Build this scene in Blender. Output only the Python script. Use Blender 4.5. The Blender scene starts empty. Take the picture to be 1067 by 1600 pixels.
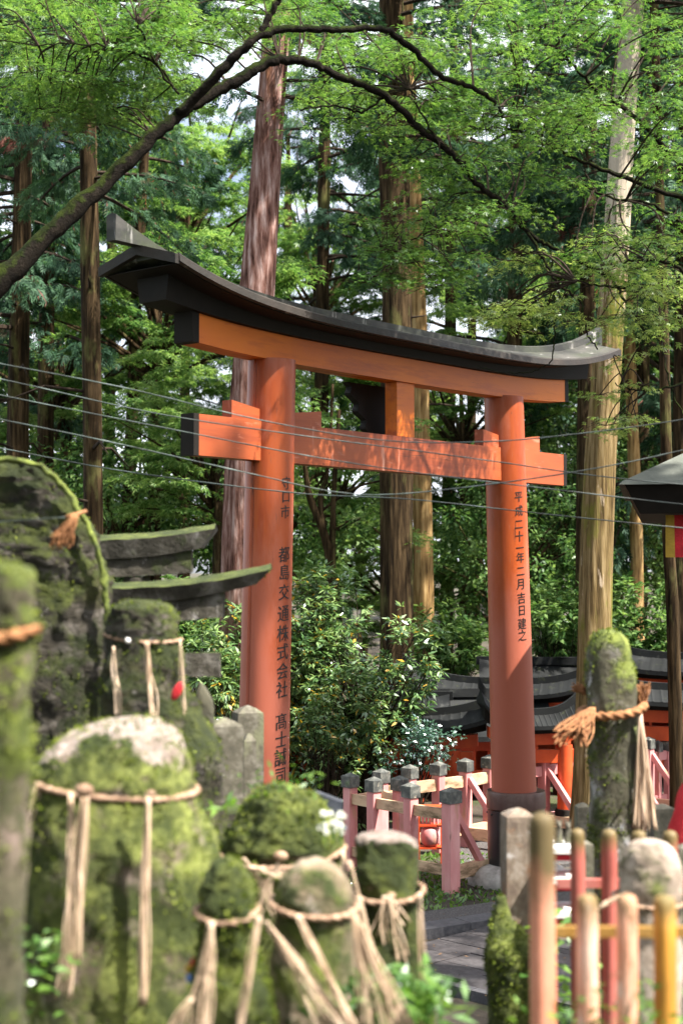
import bpy, bmesh, math, random
import numpy as np
from mathutils import Vector, Matrix, noise as mnoise

# ------------------------------------------------------------------ camera, sky, sun, exposure
S = bpy.context.scene
F_PX = 2400.0; CAM_H = 3.2; PITCH = math.atan(95 / F_PX)
cam_d = bpy.data.cameras.new('camera'); cam = bpy.data.objects.new('camera', cam_d)
S.collection.objects.link(cam); S.camera = cam
cam.location = (0, 0, CAM_H); cam.rotation_euler = (math.pi / 2 + PITCH, 0, 0)
cam_d.sensor_fit = 'VERTICAL'; cam_d.sensor_height = 36; cam_d.sensor_width = 24
cam_d.lens = F_PX / 1600 * 36
cam_d.clip_start = .1; cam_d.clip_end = 1500
cam_d.dof.use_dof = True; cam_d.dof.focus_distance = 14.8; cam_d.dof.aperture_fstop = 2.3

SUN_EL = math.radians(56); SUN_AZ = math.atan2(.90, -.42)      # clockwise from +Y
sd = Vector((math.sin(SUN_AZ) * math.cos(SUN_EL), math.cos(SUN_AZ) * math.cos(SUN_EL), math.sin(SUN_EL)))
w = bpy.data.worlds.new('World'); S.world = w; w.use_nodes = True
nt_ = w.node_tree; bgn = nt_.nodes['Background']
sky = nt_.nodes.new('ShaderNodeTexSky'); sky.sky_type = 'NISHITA'; sky.sun_disc = False
sky.sun_elevation = SUN_EL; sky.sun_rotation = SUN_AZ; sky.air_density = .7; sky.dust_density = 6.0; sky.ozone_density = .3
wtc = nt_.nodes.new('ShaderNodeTexCoord'); wn = nt_.nodes.new('ShaderNodeTexNoise'); wn.inputs['Scale'].default_value = 3.2; wn.inputs['Detail'].default_value = 7; wn.inputs['Roughness'].default_value = .6
wr = nt_.nodes.new('ShaderNodeValToRGB'); wr.color_ramp.elements[0].position = .36; wr.color_ramp.elements[1].position = .56; wm = nt_.nodes.new('ShaderNodeMix'); wm.data_type = 'RGBA'
nt_.links.new(wtc.outputs['Generated'], wn.inputs[0]); nt_.links.new(wn.outputs['Fac'], wr.inputs[0]); nt_.links.new(wr.outputs[0], wm.inputs[0])
nt_.links.new(sky.outputs[0], wm.inputs[6]); wm.inputs[7].default_value = (6.2, 6.5, 7.0, 1)      # broken white cloud
nt_.links.new(wm.outputs[2], bgn.inputs[0]); bgn.inputs[1].default_value = .105
ld = bpy.data.lights.new('sun', 'SUN'); ld.energy = 5.0; ld.angle = math.radians(.6); ld.color = (1, .93, .82)
sun = bpy.data.objects.new('sun', ld); S.collection.objects.link(sun)
sun.rotation_euler = sd.to_track_quat('Z', 'Y').to_euler(); sun.location = sd * 40
S.view_settings.view_transform = 'Standard'; S.view_settings.look = 'None'
S.view_settings.exposure = 1.87; S.view_settings.gamma = 1
S.render.engine = 'CYCLES'
S.cycles.use_denoising = True; S.cycles.max_bounces = 6; S.cycles.diffuse_bounces = 4; S.cycles.glossy_bounces = 2
S.cycles.transmission_bounces = 4; S.cycles.transparent_max_bounces = 4; S.cycles.sample_clamp_indirect = 6
S.cycles.caustics_reflective = False; S.cycles.caustics_refractive = False

# ------------------------------------------------------------------ helpers
random.seed(7); R = random.Random(11); rng = np.random.default_rng(5)
col = S.collection
def px_ray(px, py):
    x = (px - 533.5) / F_PX; y = (800 - py) / F_PX
    c, s = math.cos(PITCH), math.sin(PITCH)
    return Vector((x, c - y * s, s + y * c))
def at(px, py, Y):                       # point seen at a photo pixel, Y metres ahead
    r = px_ray(px, py); return Vector((0, 0, CAM_H)) + r * (Y / r.y)
def tag(o, label=None, cat=None, group=None, kind=None):
    if label: o['label'] = label
    if cat: o['category'] = cat
    if group: o['group'] = group
    if kind: o['kind'] = kind
    return o
def empty(name, loc, rz=0, **k):
    o = bpy.data.objects.new(name, None); o.empty_display_size = .2; col.objects.link(o)
    o.location = loc; o.rotation_euler = (0, 0, rz); return tag(o, **k)
class MB:
    def __init__(s): s.v = []; s.f = []; s.smooth = False
    def add(s, v, f):
        b = len(s.v); s.v += [tuple(p) for p in v]; s.f += [tuple(i + b for i in q) for q in f]; return s
    def box(s, x0, x1, y0, y1, z0, z1, M=None, bev=0):
        if bev:
            return s.cham(x0, x1, y0, y1, z0, z1, bev, M)
        v = [Vector(p) for p in ((x0,y0,z0),(x1,y0,z0),(x1,y1,z0),(x0,y1,z0),(x0,y0,z1),(x1,y0,z1),(x1,y1,z1),(x0,y1,z1))]
        if M: v = [M @ p for p in v]
        return s.add(v, [(0,3,2,1),(4,5,6,7),(0,1,5,4),(1,2,6,5),(2,3,7,6),(3,0,4,7)])
    def cham(s, x0, x1, y0, y1, z0, z1, b, M=None):      # box with chamfered edges
        v = []
        for zz, e in ((z0, b), (z0 + b, 0), (z1 - b, 0), (z1, b)):
            a = b - e if False else 0
            X0, X1, Y0, Y1 = x0 + e, x1 - e, y0 + e, y1 - e
            c = b * .7
            v += [(X0 + c, Y0, zz), (X1 - c, Y0, zz), (X1, Y0 + c, zz), (X1, Y1 - c, zz), (X1 - c, Y1, zz), (X0 + c, Y1, zz), (X0, Y1 - c, zz), (X0, Y0 + c, zz)]
        v = [Vector(p) for p in v]
        if M: v = [M @ p for p in v]
        f = [tuple(range(7, -1, -1)), tuple(range(24, 32))]
        for r in range(3):
            for i in range(8):
                f.append((r*8+i, r*8+(i+1) % 8, r*8+8+(i+1) % 8, r*8+8+i))
        return s.add(v, f)
    def beam(s, a, b, wd, ht, up=Vector((0, 0, 1))):      # square bar from a to b
        a = Vector(a); b = Vector(b); d = (b - a).normalized(); sx = d.cross(up)
        if sx.length < .01: sx = Vector((1, 0, 0))
        sx.normalize(); u = sx.cross(d)
        v = []
        for p in (a, b):
            for i, j in ((-1,-1),(1,-1),(1,1),(-1,1)): v.append(p + sx * wd/2*i + u * ht/2*j)
        return s.add(v, [(0,1,2,3),(7,6,5,4),(0,4,5,1),(1,5,6,2),(2,6,7,3),(3,7,4,0)])
    def tube(s, pts, rad, n=8, cap=True, lobes=0, twist=0, lob=.25):
        pts = [Vector(p) for p in pts]; m = len(pts)
        if not hasattr(rad, '__len__'): rad = [rad] * m
        v = []; f = []; prev = None; L = 0
        for i, p in enumerate(pts):
            t = (pts[min(i+1, m-1)] - pts[max(i-1, 0)])
            if t.length < 1e-9: t = Vector((0, 0, 1))
            t.normalize()
            if prev is None:
                prev = t.cross(Vector((0, 0, 1))) if abs(t.z) < .95 else t.cross(Vector((0, 1, 0)))
            x = (prev - t * prev.dot(t)); x = x.normalized() if x.length > 1e-6 else t.orthogonal().normalized(); prev = x
            y = t.cross(x)
            if i: L += (pts[i] - pts[i-1]).length
            for k in range(n):
                a = 2 * math.pi * k / n; r = rad[i]
                if lobes: r *= 1 + lob * math.cos(lobes * (a - twist * L))
                v.append(p + x * (math.cos(a) * r) + y * (math.sin(a) * r))
        for i in range(m - 1):
            for k in range(n):
                f.append((i*n+k, i*n+(k+1) % n, (i+1)*n+(k+1) % n, (i+1)*n+k))
        if cap: f += [tuple(range(n-1, -1, -1)), tuple(range((m-1)*n, m*n))]
        return s.add(v, f)
    def lathe(s, prof, c=(0, 0, 0), n=32, M=None):
        v = []; f = []; m = len(prof)
        for r, z in prof:
            for k in range(n):
                a = 2*math.pi*k/n; p = Vector((c[0]+r*math.cos(a), c[1]+r*math.sin(a), c[2]+z)); v.append(M @ p if M else p)
        for i in range(m-1):
            for k in range(n): f.append((i*n+k, i*n+(k+1) % n, (i+1)*n+(k+1) % n, (i+1)*n+k))
        f += [tuple(range(n-1, -1, -1)), tuple(range((m-1)*n, m*n))]
        return s.add(v, f)
    def ball(s, c, r, n=12, sc=(1, 1, 1), rot=None):
        v = []; f = []; c = Vector(c)
        for i in range(n + 1):
            th = math.pi * i / n
            for k in range(n*2):
                a = math.pi * k / n
                p = Vector((math.sin(th)*math.cos(a)*r*sc[0], math.sin(th)*math.sin(a)*r*sc[1], -math.cos(th)*r*sc[2]))
                v.append(c + (rot @ p if rot else p))
        for i in range(n):
            for k in range(n*2): f.append((i*n*2+k, i*n*2+(k+1) % (n*2), (i+1)*n*2+(k+1) % (n*2), (i+1)*n*2+k))
        return s.add(v, f)
    def sweep(s, secs):                                   # list of equal-length closed sections
        n = len(secs[0]); v = [p for c in secs for p in c]; f = []
        for i in range(len(secs)-1):
            for k in range(n): f.append((i*n+k, i*n+(k+1) % n, (i+1)*n+(k+1) % n, (i+1)*n+k))
        f += [tuple(range(n-1, -1, -1)), tuple(range((len(secs)-1)*n, len(secs)*n))]
        return s.add(v, f)
    def build(s, name, mat, parent=None, smooth=False, local=False, **k):
        off = Vector((0, 0, 0)); V = s.v
        if parent is None:
            a = np.array(V); off = Vector(((a[:,0].min()+a[:,0].max())/2, (a[:,1].min()+a[:,1].max())/2, a[:,2].min()))
        elif not local:
            off = parent.location.copy()
            q = parent.parent
            while q: off += q.location; q = q.parent
        me = bpy.data.meshes.new(name)
        me.from_pydata([(p[0]-off.x, p[1]-off.y, p[2]-off.z) for p in V], [], s.f)
        return link(name, me, mat, parent, smooth, off if parent is None else None, **k)
def link(name, me, mat, parent=None, smooth=False, loc=None, **k):
    me.update()
    if mat: me.materials.append(mat)
    if smooth is True: me.polygons.foreach_set('use_smooth', [True]*len(me.polygons))
    elif smooth: 
        me.polygons.foreach_set('use_smooth', [True]*len(me.polygons)); me.set_sharp_from_angle(angle=math.radians(smooth))
    o = bpy.data.objects.new(name, me); col.objects.link(o)
    if parent: o.parent = parent
    if loc is not None: o.location = loc
    return tag(o, **k)

# ------------------------------------------------------------------ materials
def ramp(nt, fac, stops):
    r = nt.nodes.new('ShaderNodeValToRGB'); el = r.color_ramp.elements
    while len(el) < len(stops): el.new(.5)
    for e, (p, c) in zip(el, stops): e.position = p; e.color = (*c, 1)
    nt.links.new(fac, r.inputs[0]); return r.outputs[0]
def tex(nt, coord, scale, stretch=(1, 1, 1), detail=6, rough=.6, dist=0):
    m = nt.nodes.new('ShaderNodeMapping'); m.inputs['Scale'].default_value = stretch
    nt.links.new(coord, m.inputs[0])
    t = nt.nodes.new('ShaderNodeTexNoise'); t.inputs['Scale'].default_value = scale
    t.inputs['Detail'].default_value = detail; t.inputs['Roughness'].default_value = rough; t.inputs['Distortion'].default_value = dist
    nt.links.new(m.outputs[0], t.inputs[0]); return t.outputs['Fac']
def math_(nt, op, a, b):
    n = nt.nodes.new('ShaderNodeMath'); n.operation = op; n.use_clamp = op in ('MULTIPLY_ADD',)
    for i, q in enumerate((a, b)):
        if isinstance(q, (int, float)): n.inputs[i].default_value = q
        else: nt.links.new(q, n.inputs[i])
    return n.outputs[0]
def mix(nt, f, a, b):
    n = nt.nodes.new('ShaderNodeMix'); n.data_type = 'RGBA'
    if isinstance(f, (int, float)): n.inputs[0].default_value = f
    else: nt.links.new(f, n.inputs[0])
    for i, q in ((6, a), (7, b)):
        if isinstance(q, tuple): n.inputs[i].default_value = (*q, 1)
        else: nt.links.new(q, n.inputs[i])
    return n.outputs[2]
def mat(name, stops, scale=4, stretch=(1, 1, 1), rough=.7, bump=.3, bscale=None, bdist=.02, moss=None, patch=None, spec=.4, detail=8, metal=0, zfade=None, crown=None):
    m = bpy.data.materials.new(name); m.use_nodes = True; nt = m.node_tree; b = nt.nodes['Principled BSDF']
    tc = nt.nodes.new('ShaderNodeTexCoord').outputs['Object']
    n1 = tex(nt, tc, scale, stretch, detail)
    c = ramp(nt, n1, stops)
    for (psc, lo, hi, pc, pst) in (patch or []):
        pn = tex(nt, tc, psc, pst, 5, .65)
        fm = ramp(nt, pn, [(lo, (0, 0, 0)), (hi, (1, 1, 1))]); c = mix(nt, fm, c, pc)
    bh = tex(nt, tc, bscale or scale * 4, stretch, 8, .7)
    if zfade:                                             # (z0, z1, colour): blends to the colour towards z1, as on mossy stake tops
        sx = nt.nodes.new('ShaderNodeSeparateXYZ'); nt.links.new(tc, sx.inputs[0])
        mr = nt.nodes.new('ShaderNodeMapRange'); nt.links.new(sx.outputs[2], mr.inputs[0])
        mr.inputs[1].default_value = zfade[0]; mr.inputs[2].default_value = zfade[1]
        q = math_(nt, 'ADD', mr.outputs[0], math_(nt, 'MULTIPLY', math_(nt, 'SUBTRACT', n1, .5), 1.5))
        q = ramp(nt, q, [(.35, (0, 0, 0)), (.65, (1, 1, 1))]); c = mix(nt, q, c, zfade[2])
    rr = None
    if moss:                                              # (coverage 0..1, up weight, light colour, dark colour)
        cov, upw, ml, md = moss
        g = nt.nodes.new('ShaderNodeNewGeometry'); sp = nt.nodes.new('ShaderNodeSeparateXYZ'); nt.links.new(g.outputs['Normal'], sp.inputs[0])
        mn = tex(nt, tc, 5.5, (1, 1, 1), 9, .68, .3)
        q = math_(nt, 'ADD', mn, math_(nt, 'MULTIPLY', sp.outputs[2], upw))
        t0 = .5 + (0.5 - cov) * .5
        fm = ramp(nt, q, [(max(0, t0 - .05), (0, 0, 0)), (t0 + .06, (1, 1, 1))])
        mc = ramp(nt, tex(nt, tc, 16, (1, 1, 1), 8, .75), [(.34, md), (.62, ml)])
        mc2 = ramp(nt, tex(nt, tc, 4.5, (1, 1, .7), 6, .65), [(.44, (0, 0, 0)), (.58, (.9, .9, .9))])
        mc = mix(nt, mc2, mc, tuple(x * y for x, y in zip(md, (.8, .85, .7))))
        c = mix(nt, fm, c, mc)
        if crown:  # pale patches towards the top: sunlit stone painted into the colour
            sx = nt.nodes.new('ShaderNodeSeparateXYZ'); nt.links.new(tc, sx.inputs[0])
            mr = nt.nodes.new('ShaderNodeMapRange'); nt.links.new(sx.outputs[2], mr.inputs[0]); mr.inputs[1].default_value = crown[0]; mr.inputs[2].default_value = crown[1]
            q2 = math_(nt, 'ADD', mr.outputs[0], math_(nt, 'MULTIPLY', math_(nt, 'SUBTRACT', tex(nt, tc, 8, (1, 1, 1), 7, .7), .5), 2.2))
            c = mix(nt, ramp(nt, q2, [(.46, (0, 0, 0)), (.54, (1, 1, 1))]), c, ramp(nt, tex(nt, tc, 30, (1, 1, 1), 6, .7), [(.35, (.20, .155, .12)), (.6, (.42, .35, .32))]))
        fz = tex(nt, tc, 70, (1, 1, 1), 4, .8)
        bh = math_(nt, 'ADD', bh, math_(nt, 'MULTIPLY', fm, math_(nt, 'MULTIPLY', fz, 1.4)))
    nt.links.new(c, b.inputs['Base Color'])
    rn = nt.nodes.new('ShaderNodeMapRange'); nt.links.new(n1, rn.inputs[0]); rn.inputs[3].default_value = max(0, rough - .12); rn.inputs[4].default_value = min(1, rough + .12)
    nt.links.new(rn.outputs[0], b.inputs['Roughness']); b.inputs['Specular IOR Level'].default_value = spec; b.inputs['Metallic'].default_value = metal
    if bump:
        bp = nt.nodes.new('ShaderNodeBump'); bp.inputs['Strength'].default_value = bump; bp.inputs['Distance'].default_value = bdist
        nt.links.new(bh, bp.inputs['Height']); nt.links.new(bp.outputs[0], b.inputs['Normal'])
    return m
def leafmat(name, c0, c1, c2, trans=.5, clump=1.2, gloss=.12, rare=None, groughness=.35):
    m = bpy.data.materials.new(name); m.use_nodes = True; nt = m.node_tree
    for n in list(nt.nodes): nt.nodes.remove(n)
    out = nt.nodes.new('ShaderNodeOutputMaterial'); g = nt.nodes.new('ShaderNodeNewGeometry')
    oi = nt.nodes.new('ShaderNodeObjectInfo')
    tc = nt.nodes.new('ShaderNodeTexCoord').outputs['Object']
    cl = tex(nt, tc, clump, (1, 1, 1), 3, .5)
    f = math_(nt, 'ADD', math_(nt, 'MULTIPLY', g.outputs['Random Per Island'], .45), math_(nt, 'MULTIPLY', cl, .9))
    f = math_(nt, 'ADD', f, math_(nt, 'MULTIPLY', oi.outputs['Random'], .15))
    c = ramp(nt, f, [(.42, c0), (.68, c1), (.98, c2)])
    if rare:
        rm = ramp(nt, g.outputs['Random Per Island'], [(rare[1], (0, 0, 0)), (rare[1] + .004, (1, 1, 1))]); c = mix(nt, rm, c, rare[0])
        if len(rare) > 2:
            pm = ramp(nt, tex(nt, tc, rare[2], (1, 1, 1), 2, .5), [(.66, (0, 0, 0)), (.7, (1, 1, 1))]); c = mix(nt, pm, c, rare[0])
    d = nt.nodes.new('ShaderNodeBsdfDiffuse'); t = nt.nodes.new('ShaderNodeBsdfTranslucent'); gl = nt.nodes.new('ShaderNodeBsdfGlossy')
    gl.inputs['Roughness'].default_value = groughness; gl.inputs['Color'].default_value = (.8, .85, .9, 1)
    nt.links.new(c, d.inputs[0])
    tcn = mix(nt, .5, c, (.30, .42, .03)); tcn2 = nt.nodes.new('ShaderNodeMix'); tcn2.data_type = 'RGBA'; tcn2.blend_type = 'MULTIPLY'
    nt.links.new(c, tcn2.inputs[6]); tcn2.inputs[7].default_value = (1.3, 1.3, .8, 1); tcn2.inputs[0].default_value = 1
    nt.links.new(tcn2.outputs[2], t.inputs[0])
    m1 = nt.nodes.new('ShaderNodeMixShader'); m1.inputs[0].default_value = trans; nt.links.new(d.outputs[0], m1.inputs[1]); nt.links.new(t.outputs[0], m1.inputs[2])
    m2 = nt.nodes.new('ShaderNodeMixShader'); m2.inputs[0].default_value = gloss; nt.links.new(m1.outputs[0], m2.inputs[1]); nt.links.new(gl.outputs[0], m2.inputs[2])
    nt.links.new(m2.outputs[0], out.inputs[0]); return m
V3 = lambda *a: tuple(a)
verm = [(.3, (.21, .036, .007)), (.5, (.32, .060, .011)), (.72, (.37, .085, .024))]
ML, MD = (.135, .165, .026), (.028, .042, .008)
m_verm = mat('vermilion_paint', verm, 1.6, (1, 1, .35), .42, .2, 30, .004, patch=[(7, .50, .66, (.24, .042, .011), (1, 1, .10)), (16, .66, .70, (.12, .03, .012), (1, 1, .05)), (2.2, .5, .72, (.38, .13, .085), (1, 1, .3)), (26, .7, .74, (.12, .03, .015), (1, 1, .4)), (5, .62, .70, (.17, .035, .015), (1, 1, .05)), (40, .60, .66, (.26, .07, .03), (1, 1, .15))], spec=.32, zfade=(4.2, 1.6, (.32, .090, .055)))
m_vermbeam = mat('bounce_lit_beam_paint', [(.3, (.48, .10, .003)), (.6, (.62, .155, .004)), (.8, (.54, .145, .010))], 1.4, (.4, 1, 1), .5, .25, 25, .004, patch=[(5, .50, .64, (.36, .07, .008), (.12, 1, 1)), (18, .665, .685, (.07, .02, .008), (.03, 1, 1)), (30, .69, .73, (.12, .03, .012), (.3, 1, 1))], spec=.4)  # vermilion with warm bounce light from below painted into its base
m_nuki = mat('faded_vermilion_paint', [(.3, (.20, .038, .010)), (.55, (.30, .064, .017)), (.8, (.36, .095, .032))], 2, (.35, 1, 1), .5, .3, 25, .004, patch=[(5, .48, .64, (.19, .036, .012), (.08, 1, 1)), (18, .665, .685, (.05, .018, .008), (.03, 1, 1)), (14, .60, .68, (.40, .14, .08), (.2, 1, 1)), (8, .64, .74, (.5, .22, .15), (1, 1, .1))], spec=.4)
m_black = mat('black_lacquer', [(.3, (.005, .0045, .004)), (.7, (.016, .013, .011))], 3, (1, 1, 1), .65, .15, 20, .004, spec=.15)
m_roof = mat('weathered_black_roof', [(.3, (.012, .013, .013)), (.5, (.026, .027, .025)), (.72, (.075, .072, .066))], 2.2, (1, 1, 2.2), .55, .3, 14, .006, patch=[(9, .60, .66, (.24, .235, .23), (1, 1, .15)), (2.4, .5, .62, (.045, .05, .038), (1, 1, 1)), (3, .55, .75, (.04, .05, .025), (1, 1, 1))], spec=.4)
m_rooftop = mat('dark_roof_sheet', [(.3, (.006, .007, .0075)), (.6, (.013, .0145, .0155)), (.8, (.03, .032, .033))], 2.5, (1, 1, 1), .62, .25, 12, .005, patch=[(5, .62, .74, (.05, .053, .05), (1, 1, 1)), (9, .6, .7, (.03, .035, .02), (1, 1, 1))], spec=.18)
m_eave = mat('grey_green_eave_roof', [(.3, (.07, .078, .068)), (.6, (.12, .13, .115)), (.8, (.19, .2, .18))], 5, (1, 1, 1), .7, .4, spec=.2)
m_sleeve = mat('black_metal_sleeve', [(.3, (.006, .008, .011)), (.6, (.014, .016, .021)), (.8, (.04, .04, .042))], 3, (1, 1, .3), .36, .15, 20, .003, patch=[(5, .62, .72, (.09, .08, .075), (1, 1, .3))], spec=.6)
m_ink = mat('black_ink', [(.3, (.006, .005, .005)), (.7, (.014, .011, .01))], 30, rough=.5, bump=0)
m_granite = mat('grey_granite', [(.3, (.045, .042, .03)), (.5, (.085, .078, .058)), (.7, (.16, .15, .125))], 26, (1, 1, 1), .85, .5, 60, .01, patch=[(7, .5, .64, (.13, .135, .08), (1, 1, .6)), (11, .66, .72, (.33, .31, .28), (1, 1, 1))])
m_graniteR = mat('rusty_granite', [(.3, (.09, .065, .05)), (.5, (.16, .125, .095)), (.7, (.27, .235, .20))], 22, (1, 1, .7), .85, .5, 60, .01, patch=[(9, .52, .6, (.18, .085, .04), (1, 1, .8)), (13, .62, .68, (.36, .34, .33), (1, 1, 1))])
m_old = mat('old_dark_stone', [(.34, (.010, .009, .006)), (.5, (.042, .036, .026)), (.66, (.15, .135, .12))], 8, (1, 1, 2.0), .9, .9, 18, .03, moss=(.50, .35, (.085, .105, .018), (.02, .03, .006)), patch=[(14, .66, .70, (.42, .40, .40), (1, 1, 1)), (2.2, .52, .62, (.07, .075, .02), (1, 1, 1))])
m_mossy = mat('mossy_stone', [(.36, (.025, .02, .014)), (.5, (.10, .08, .06)), (.68, (.34, .28, .24))], 6, (1, 1, .8), .9, .9, 16, .03, moss=(.72, .30, ML, MD), patch=[(9, .6, .68, (.42, .32, .28), (1, 1, .6))])
m_mossier = mat('deep_moss_stone', [(.36, (.02, .02, .012)), (.5, (.07, .065, .04)), (.66, (.26, .22, .17))], 6, (1, 1, .8), .95, 1.0, 16, .03, moss=(.86, .40, (.27, .32, .07), (.032, .05, .009)))
m_bald = mat('pale_bald_stone', [(.34, (.055, .045, .028)), (.5, (.17, .13, .085)), (.68, (.34, .27, .21))], 7, (1, 1, 1), .85, .6, 22, .02, moss=(.50, .0, (.17, .20, .035), MD), patch=[(5, .62, .70, (.46, .40, .36), (1, 1, 1))])
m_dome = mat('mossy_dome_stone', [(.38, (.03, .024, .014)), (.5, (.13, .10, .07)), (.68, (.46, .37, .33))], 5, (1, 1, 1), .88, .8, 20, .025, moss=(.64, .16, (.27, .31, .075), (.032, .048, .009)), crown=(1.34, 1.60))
m_toriistone = mat('weathered_torii_stone', [(.3, (.018, .016, .011)), (.5, (.05, .045, .034)), (.7, (.16, .15, .135))], 9, (1, 1, 1), .9, .8, 26, .02, moss=(.36, .30, (.10, .125, .026), MD), patch=[(6, .6, .66, (.35, .33, .32), (1, 1, .5))])
m_straw = mat('straw_rope', [(.3, (.14, .08, .05)), (.55, (.32, .21, .14)), (.75, (.50, .37, .27))], 40, (1, 1, .3), .8, .6, 120, .004)
m_straworange = mat('orange_straw', [(.3, (.12, .045, .015)), (.55, (.26, .115, .045)), (.75, (.40, .22, .10))], 40, (1, 1, .3), .8, .6, 120, .004)
m_raffia = mat('pale_raffia', [(.3, (.36, .25, .16)), (.55, (.58, .44, .32)), (.75, (.72, .6, .5))], 12, (1, 1, .3), .6, .2, 60, .003)
m_barkR = mat('reddish_cedar_bark', [(.34, (.035, .016, .012)), (.46, (.15, .075, .060)), (.56, (.25, .155, .135)), (.68, (.40, .30, .28))], 16, (1, 1, .14), .9, 1.0, 26, .035, patch=[(3, .6, .7, (.26, .12, .07), (1, 1, .2))], spec=.08)
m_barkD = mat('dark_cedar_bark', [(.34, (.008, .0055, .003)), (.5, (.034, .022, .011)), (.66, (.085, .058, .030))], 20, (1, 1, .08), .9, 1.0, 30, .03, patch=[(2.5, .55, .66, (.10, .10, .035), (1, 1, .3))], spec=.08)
m_barkY = mat('mossy_tan_bark', [(.32, (.045, .029, .013)), (.5, (.165, .117, .052)), (.68, (.31, .235, .125))], 20, (1, 1, .07), .9, .9, 30, .03, patch=[(2.6, .54, .64, (.15, .15, .03), (1, 1, .35)), (7, .62, .70, (.42, .34, .25), (1, 1, .25))], spec=.08, zfade=(5.2, 8.5, (.40, .345, .27)))
m_barkP = mat('pale_peeling_bark', [(.3, (.14, .08, .05)), (.5, (.34, .26, .18)), (.7, (.54, .45, .36))], 10, (1, 1, .08), .9, .9, 28, .03, patch=[(3.2, .5, .58, (.25, .24, .07), (1, 1, .35)), (6, .64, .7, (.25, .09, .05), (1, 1, .2))], spec=.08)
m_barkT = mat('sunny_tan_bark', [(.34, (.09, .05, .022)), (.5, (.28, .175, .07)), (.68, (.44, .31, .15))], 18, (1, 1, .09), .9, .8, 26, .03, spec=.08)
m_limb = mat('mossy_maple_bark', [(.3, (.005, .004, .003)), (.6, (.013, .010, .007)), (.8, (.045, .037, .03))], 14, (1, 1, 1), .9, 1.0, 40, .03, moss=(.34, .34, (.045, .065, .009), (.010, .017, .003)), spec=.1)
m_twig = mat('dark_twig', [(.3, (.012, .009, .006)), (.7, (.05, .036, .027))], 20, rough=.9, bump=.3, spec=.1)
m_maple = leafmat('maple_leaves', (.024, .080, .017), (.064, .152, .030), (.155, .26, .066), .52, 1.1, .05)
m_maple2 = leafmat('bright_maple_leaves', (.07, .15, .035), (.15, .25, .06), (.30, .38, .13), .5, 1.3, .05)
m_maplef = leafmat('far_maple_leaves', (.028, .078, .022), (.085, .18, .046), (.24, .35, .12), .5, .7, .01)
m_broad = leafmat('broad_leaves', (.020, .060, .018), (.060, .13, .036), (.18, .28, .10), .45, .8, .01)
m_cedar = leafmat('cedar_foliage', (.010, .032, .018), (.028, .070, .038), (.07, .14, .08), .35, .6, .01, groughness=.6, rare=((.16, .07, .055), .985, .55))
m_shrub = leafmat('glossy_shrub_leaves', (.035, .085, .028), (.095, .185, .06), (.26, .36, .14), .3, 2.0, .10, rare=((.50, .30, .03), .95), groughness=.28)
m_camel = leafmat('dark_glossy_leaves', (.012, .05, .03), (.03, .09, .055), (.07, .16, .10), .2, 2.0, .30, groughness=.25)
m_grass = leafmat('grass_blades', (.03, .08, .015), (.07, .16, .025), (.15, .26, .05), .4, 3.0, .05)
m_ground = mat('forest_floor', [(.3, (.020, .016, .012)), (.5, (.045, .036, .026)), (.7, (.075, .062, .046))], 1.2, rough=.95, bump=.8, bscale=22, bdist=.03, patch=[(.9, .52, .62, (.035, .055, .012), (1, 1, 1)), (30, .66, .72, (.16, .14, .12), (1, 1, 1))])
m_pave = mat('dark_paving', [(.3, (.022, .020, .022)), (.5, (.038, .034, .037)), (.7, (.07, .064, .068))], 30, rough=.75, bump=.35, bscale=90, bdist=.006, patch=[(1.5, .5, .7, (.07, .066, .07), (1, 1, 1))])
m_kerb = mat('kerb_stone', [(.3, (.04, .04, .046)), (.5, (.065, .065, .074)), (.7, (.11, .105, .11))], 20, rough=.7, bump=.4, bscale=60, bdist=.006)
m_gravel = mat('grey_gravel', [(.3, (.03, .028, .028)), (.5, (.07, .065, .065)), (.7, (.15, .14, .14))], 60, rough=.9, bump=1, bscale=60, bdist=.02)
m_basestone = mat('pale_base_stone', [(.3, (.16, .15, .14)), (.5, (.34, .32, .30)), (.7, (.5, .47, .45))], 7, rough=.85, bump=.6, bscale=30, bdist=.015, patch=[(3, .55, .65, (.12, .11, .10), (1, 1, 1))])
m_fence = mat('pink_fence_paint', [(.3, (.48, .16, .155)), (.55, (.58, .25, .25)), (.8, (.70, .42, .40))], 5, (1, 1, .25), .55, .3, 40, .004, patch=[(7, .56, .68, (.42, .24, .14), (1, 1, .2)), (12, .66, .74, (.13, .08, .05), (1, 1, .12))], spec=.4)
m_rail = mat('worn_rail_paint', [(.3, (.42, .24, .16)), (.55, (.56, .38, .25)), (.8, (.60, .50, .30))], 6, (.4, .4, 1), .6, .4, 40, .004, patch=[(5, .5, .62, (.13, .085, .04), (.3, .3, 1))])
m_cap = mat('weathered_metal_cap', [(.3, (.03, .032, .034)), (.5, (.075, .08, .075)), (.72, (.19, .19, .17))], 14, rough=.5, bump=.3, bscale=40, bdist=.004, patch=[(9, .6, .68, (.33, .30, .24), (1, 1, 1))])
m_red = mat('bright_red_wood', [(.3, (.42, .045, .015)), (.6, (.58, .085, .02)), (.8, (.62, .12, .03))], 3, rough=.45, bump=.15)
m_stake = mat('peeling_orange_stake', [(.34, (.44, .17, .09)), (.5, (.58, .31, .21)), (.68, (.66, .47, .38))], 6, (1, 1, .3), .75, .6, 30, .01, patch=[(5, .50, .58, (.42, .22, .04), (1, 1, .3)), (9, .55, .62, (.10, .07, .03), (1, 1, .5)), (22, .62, .66, (.6, .5, .44), (1, 1, .4))], zfade=(1.02, 1.30, (.14, .10, .035)))
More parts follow.
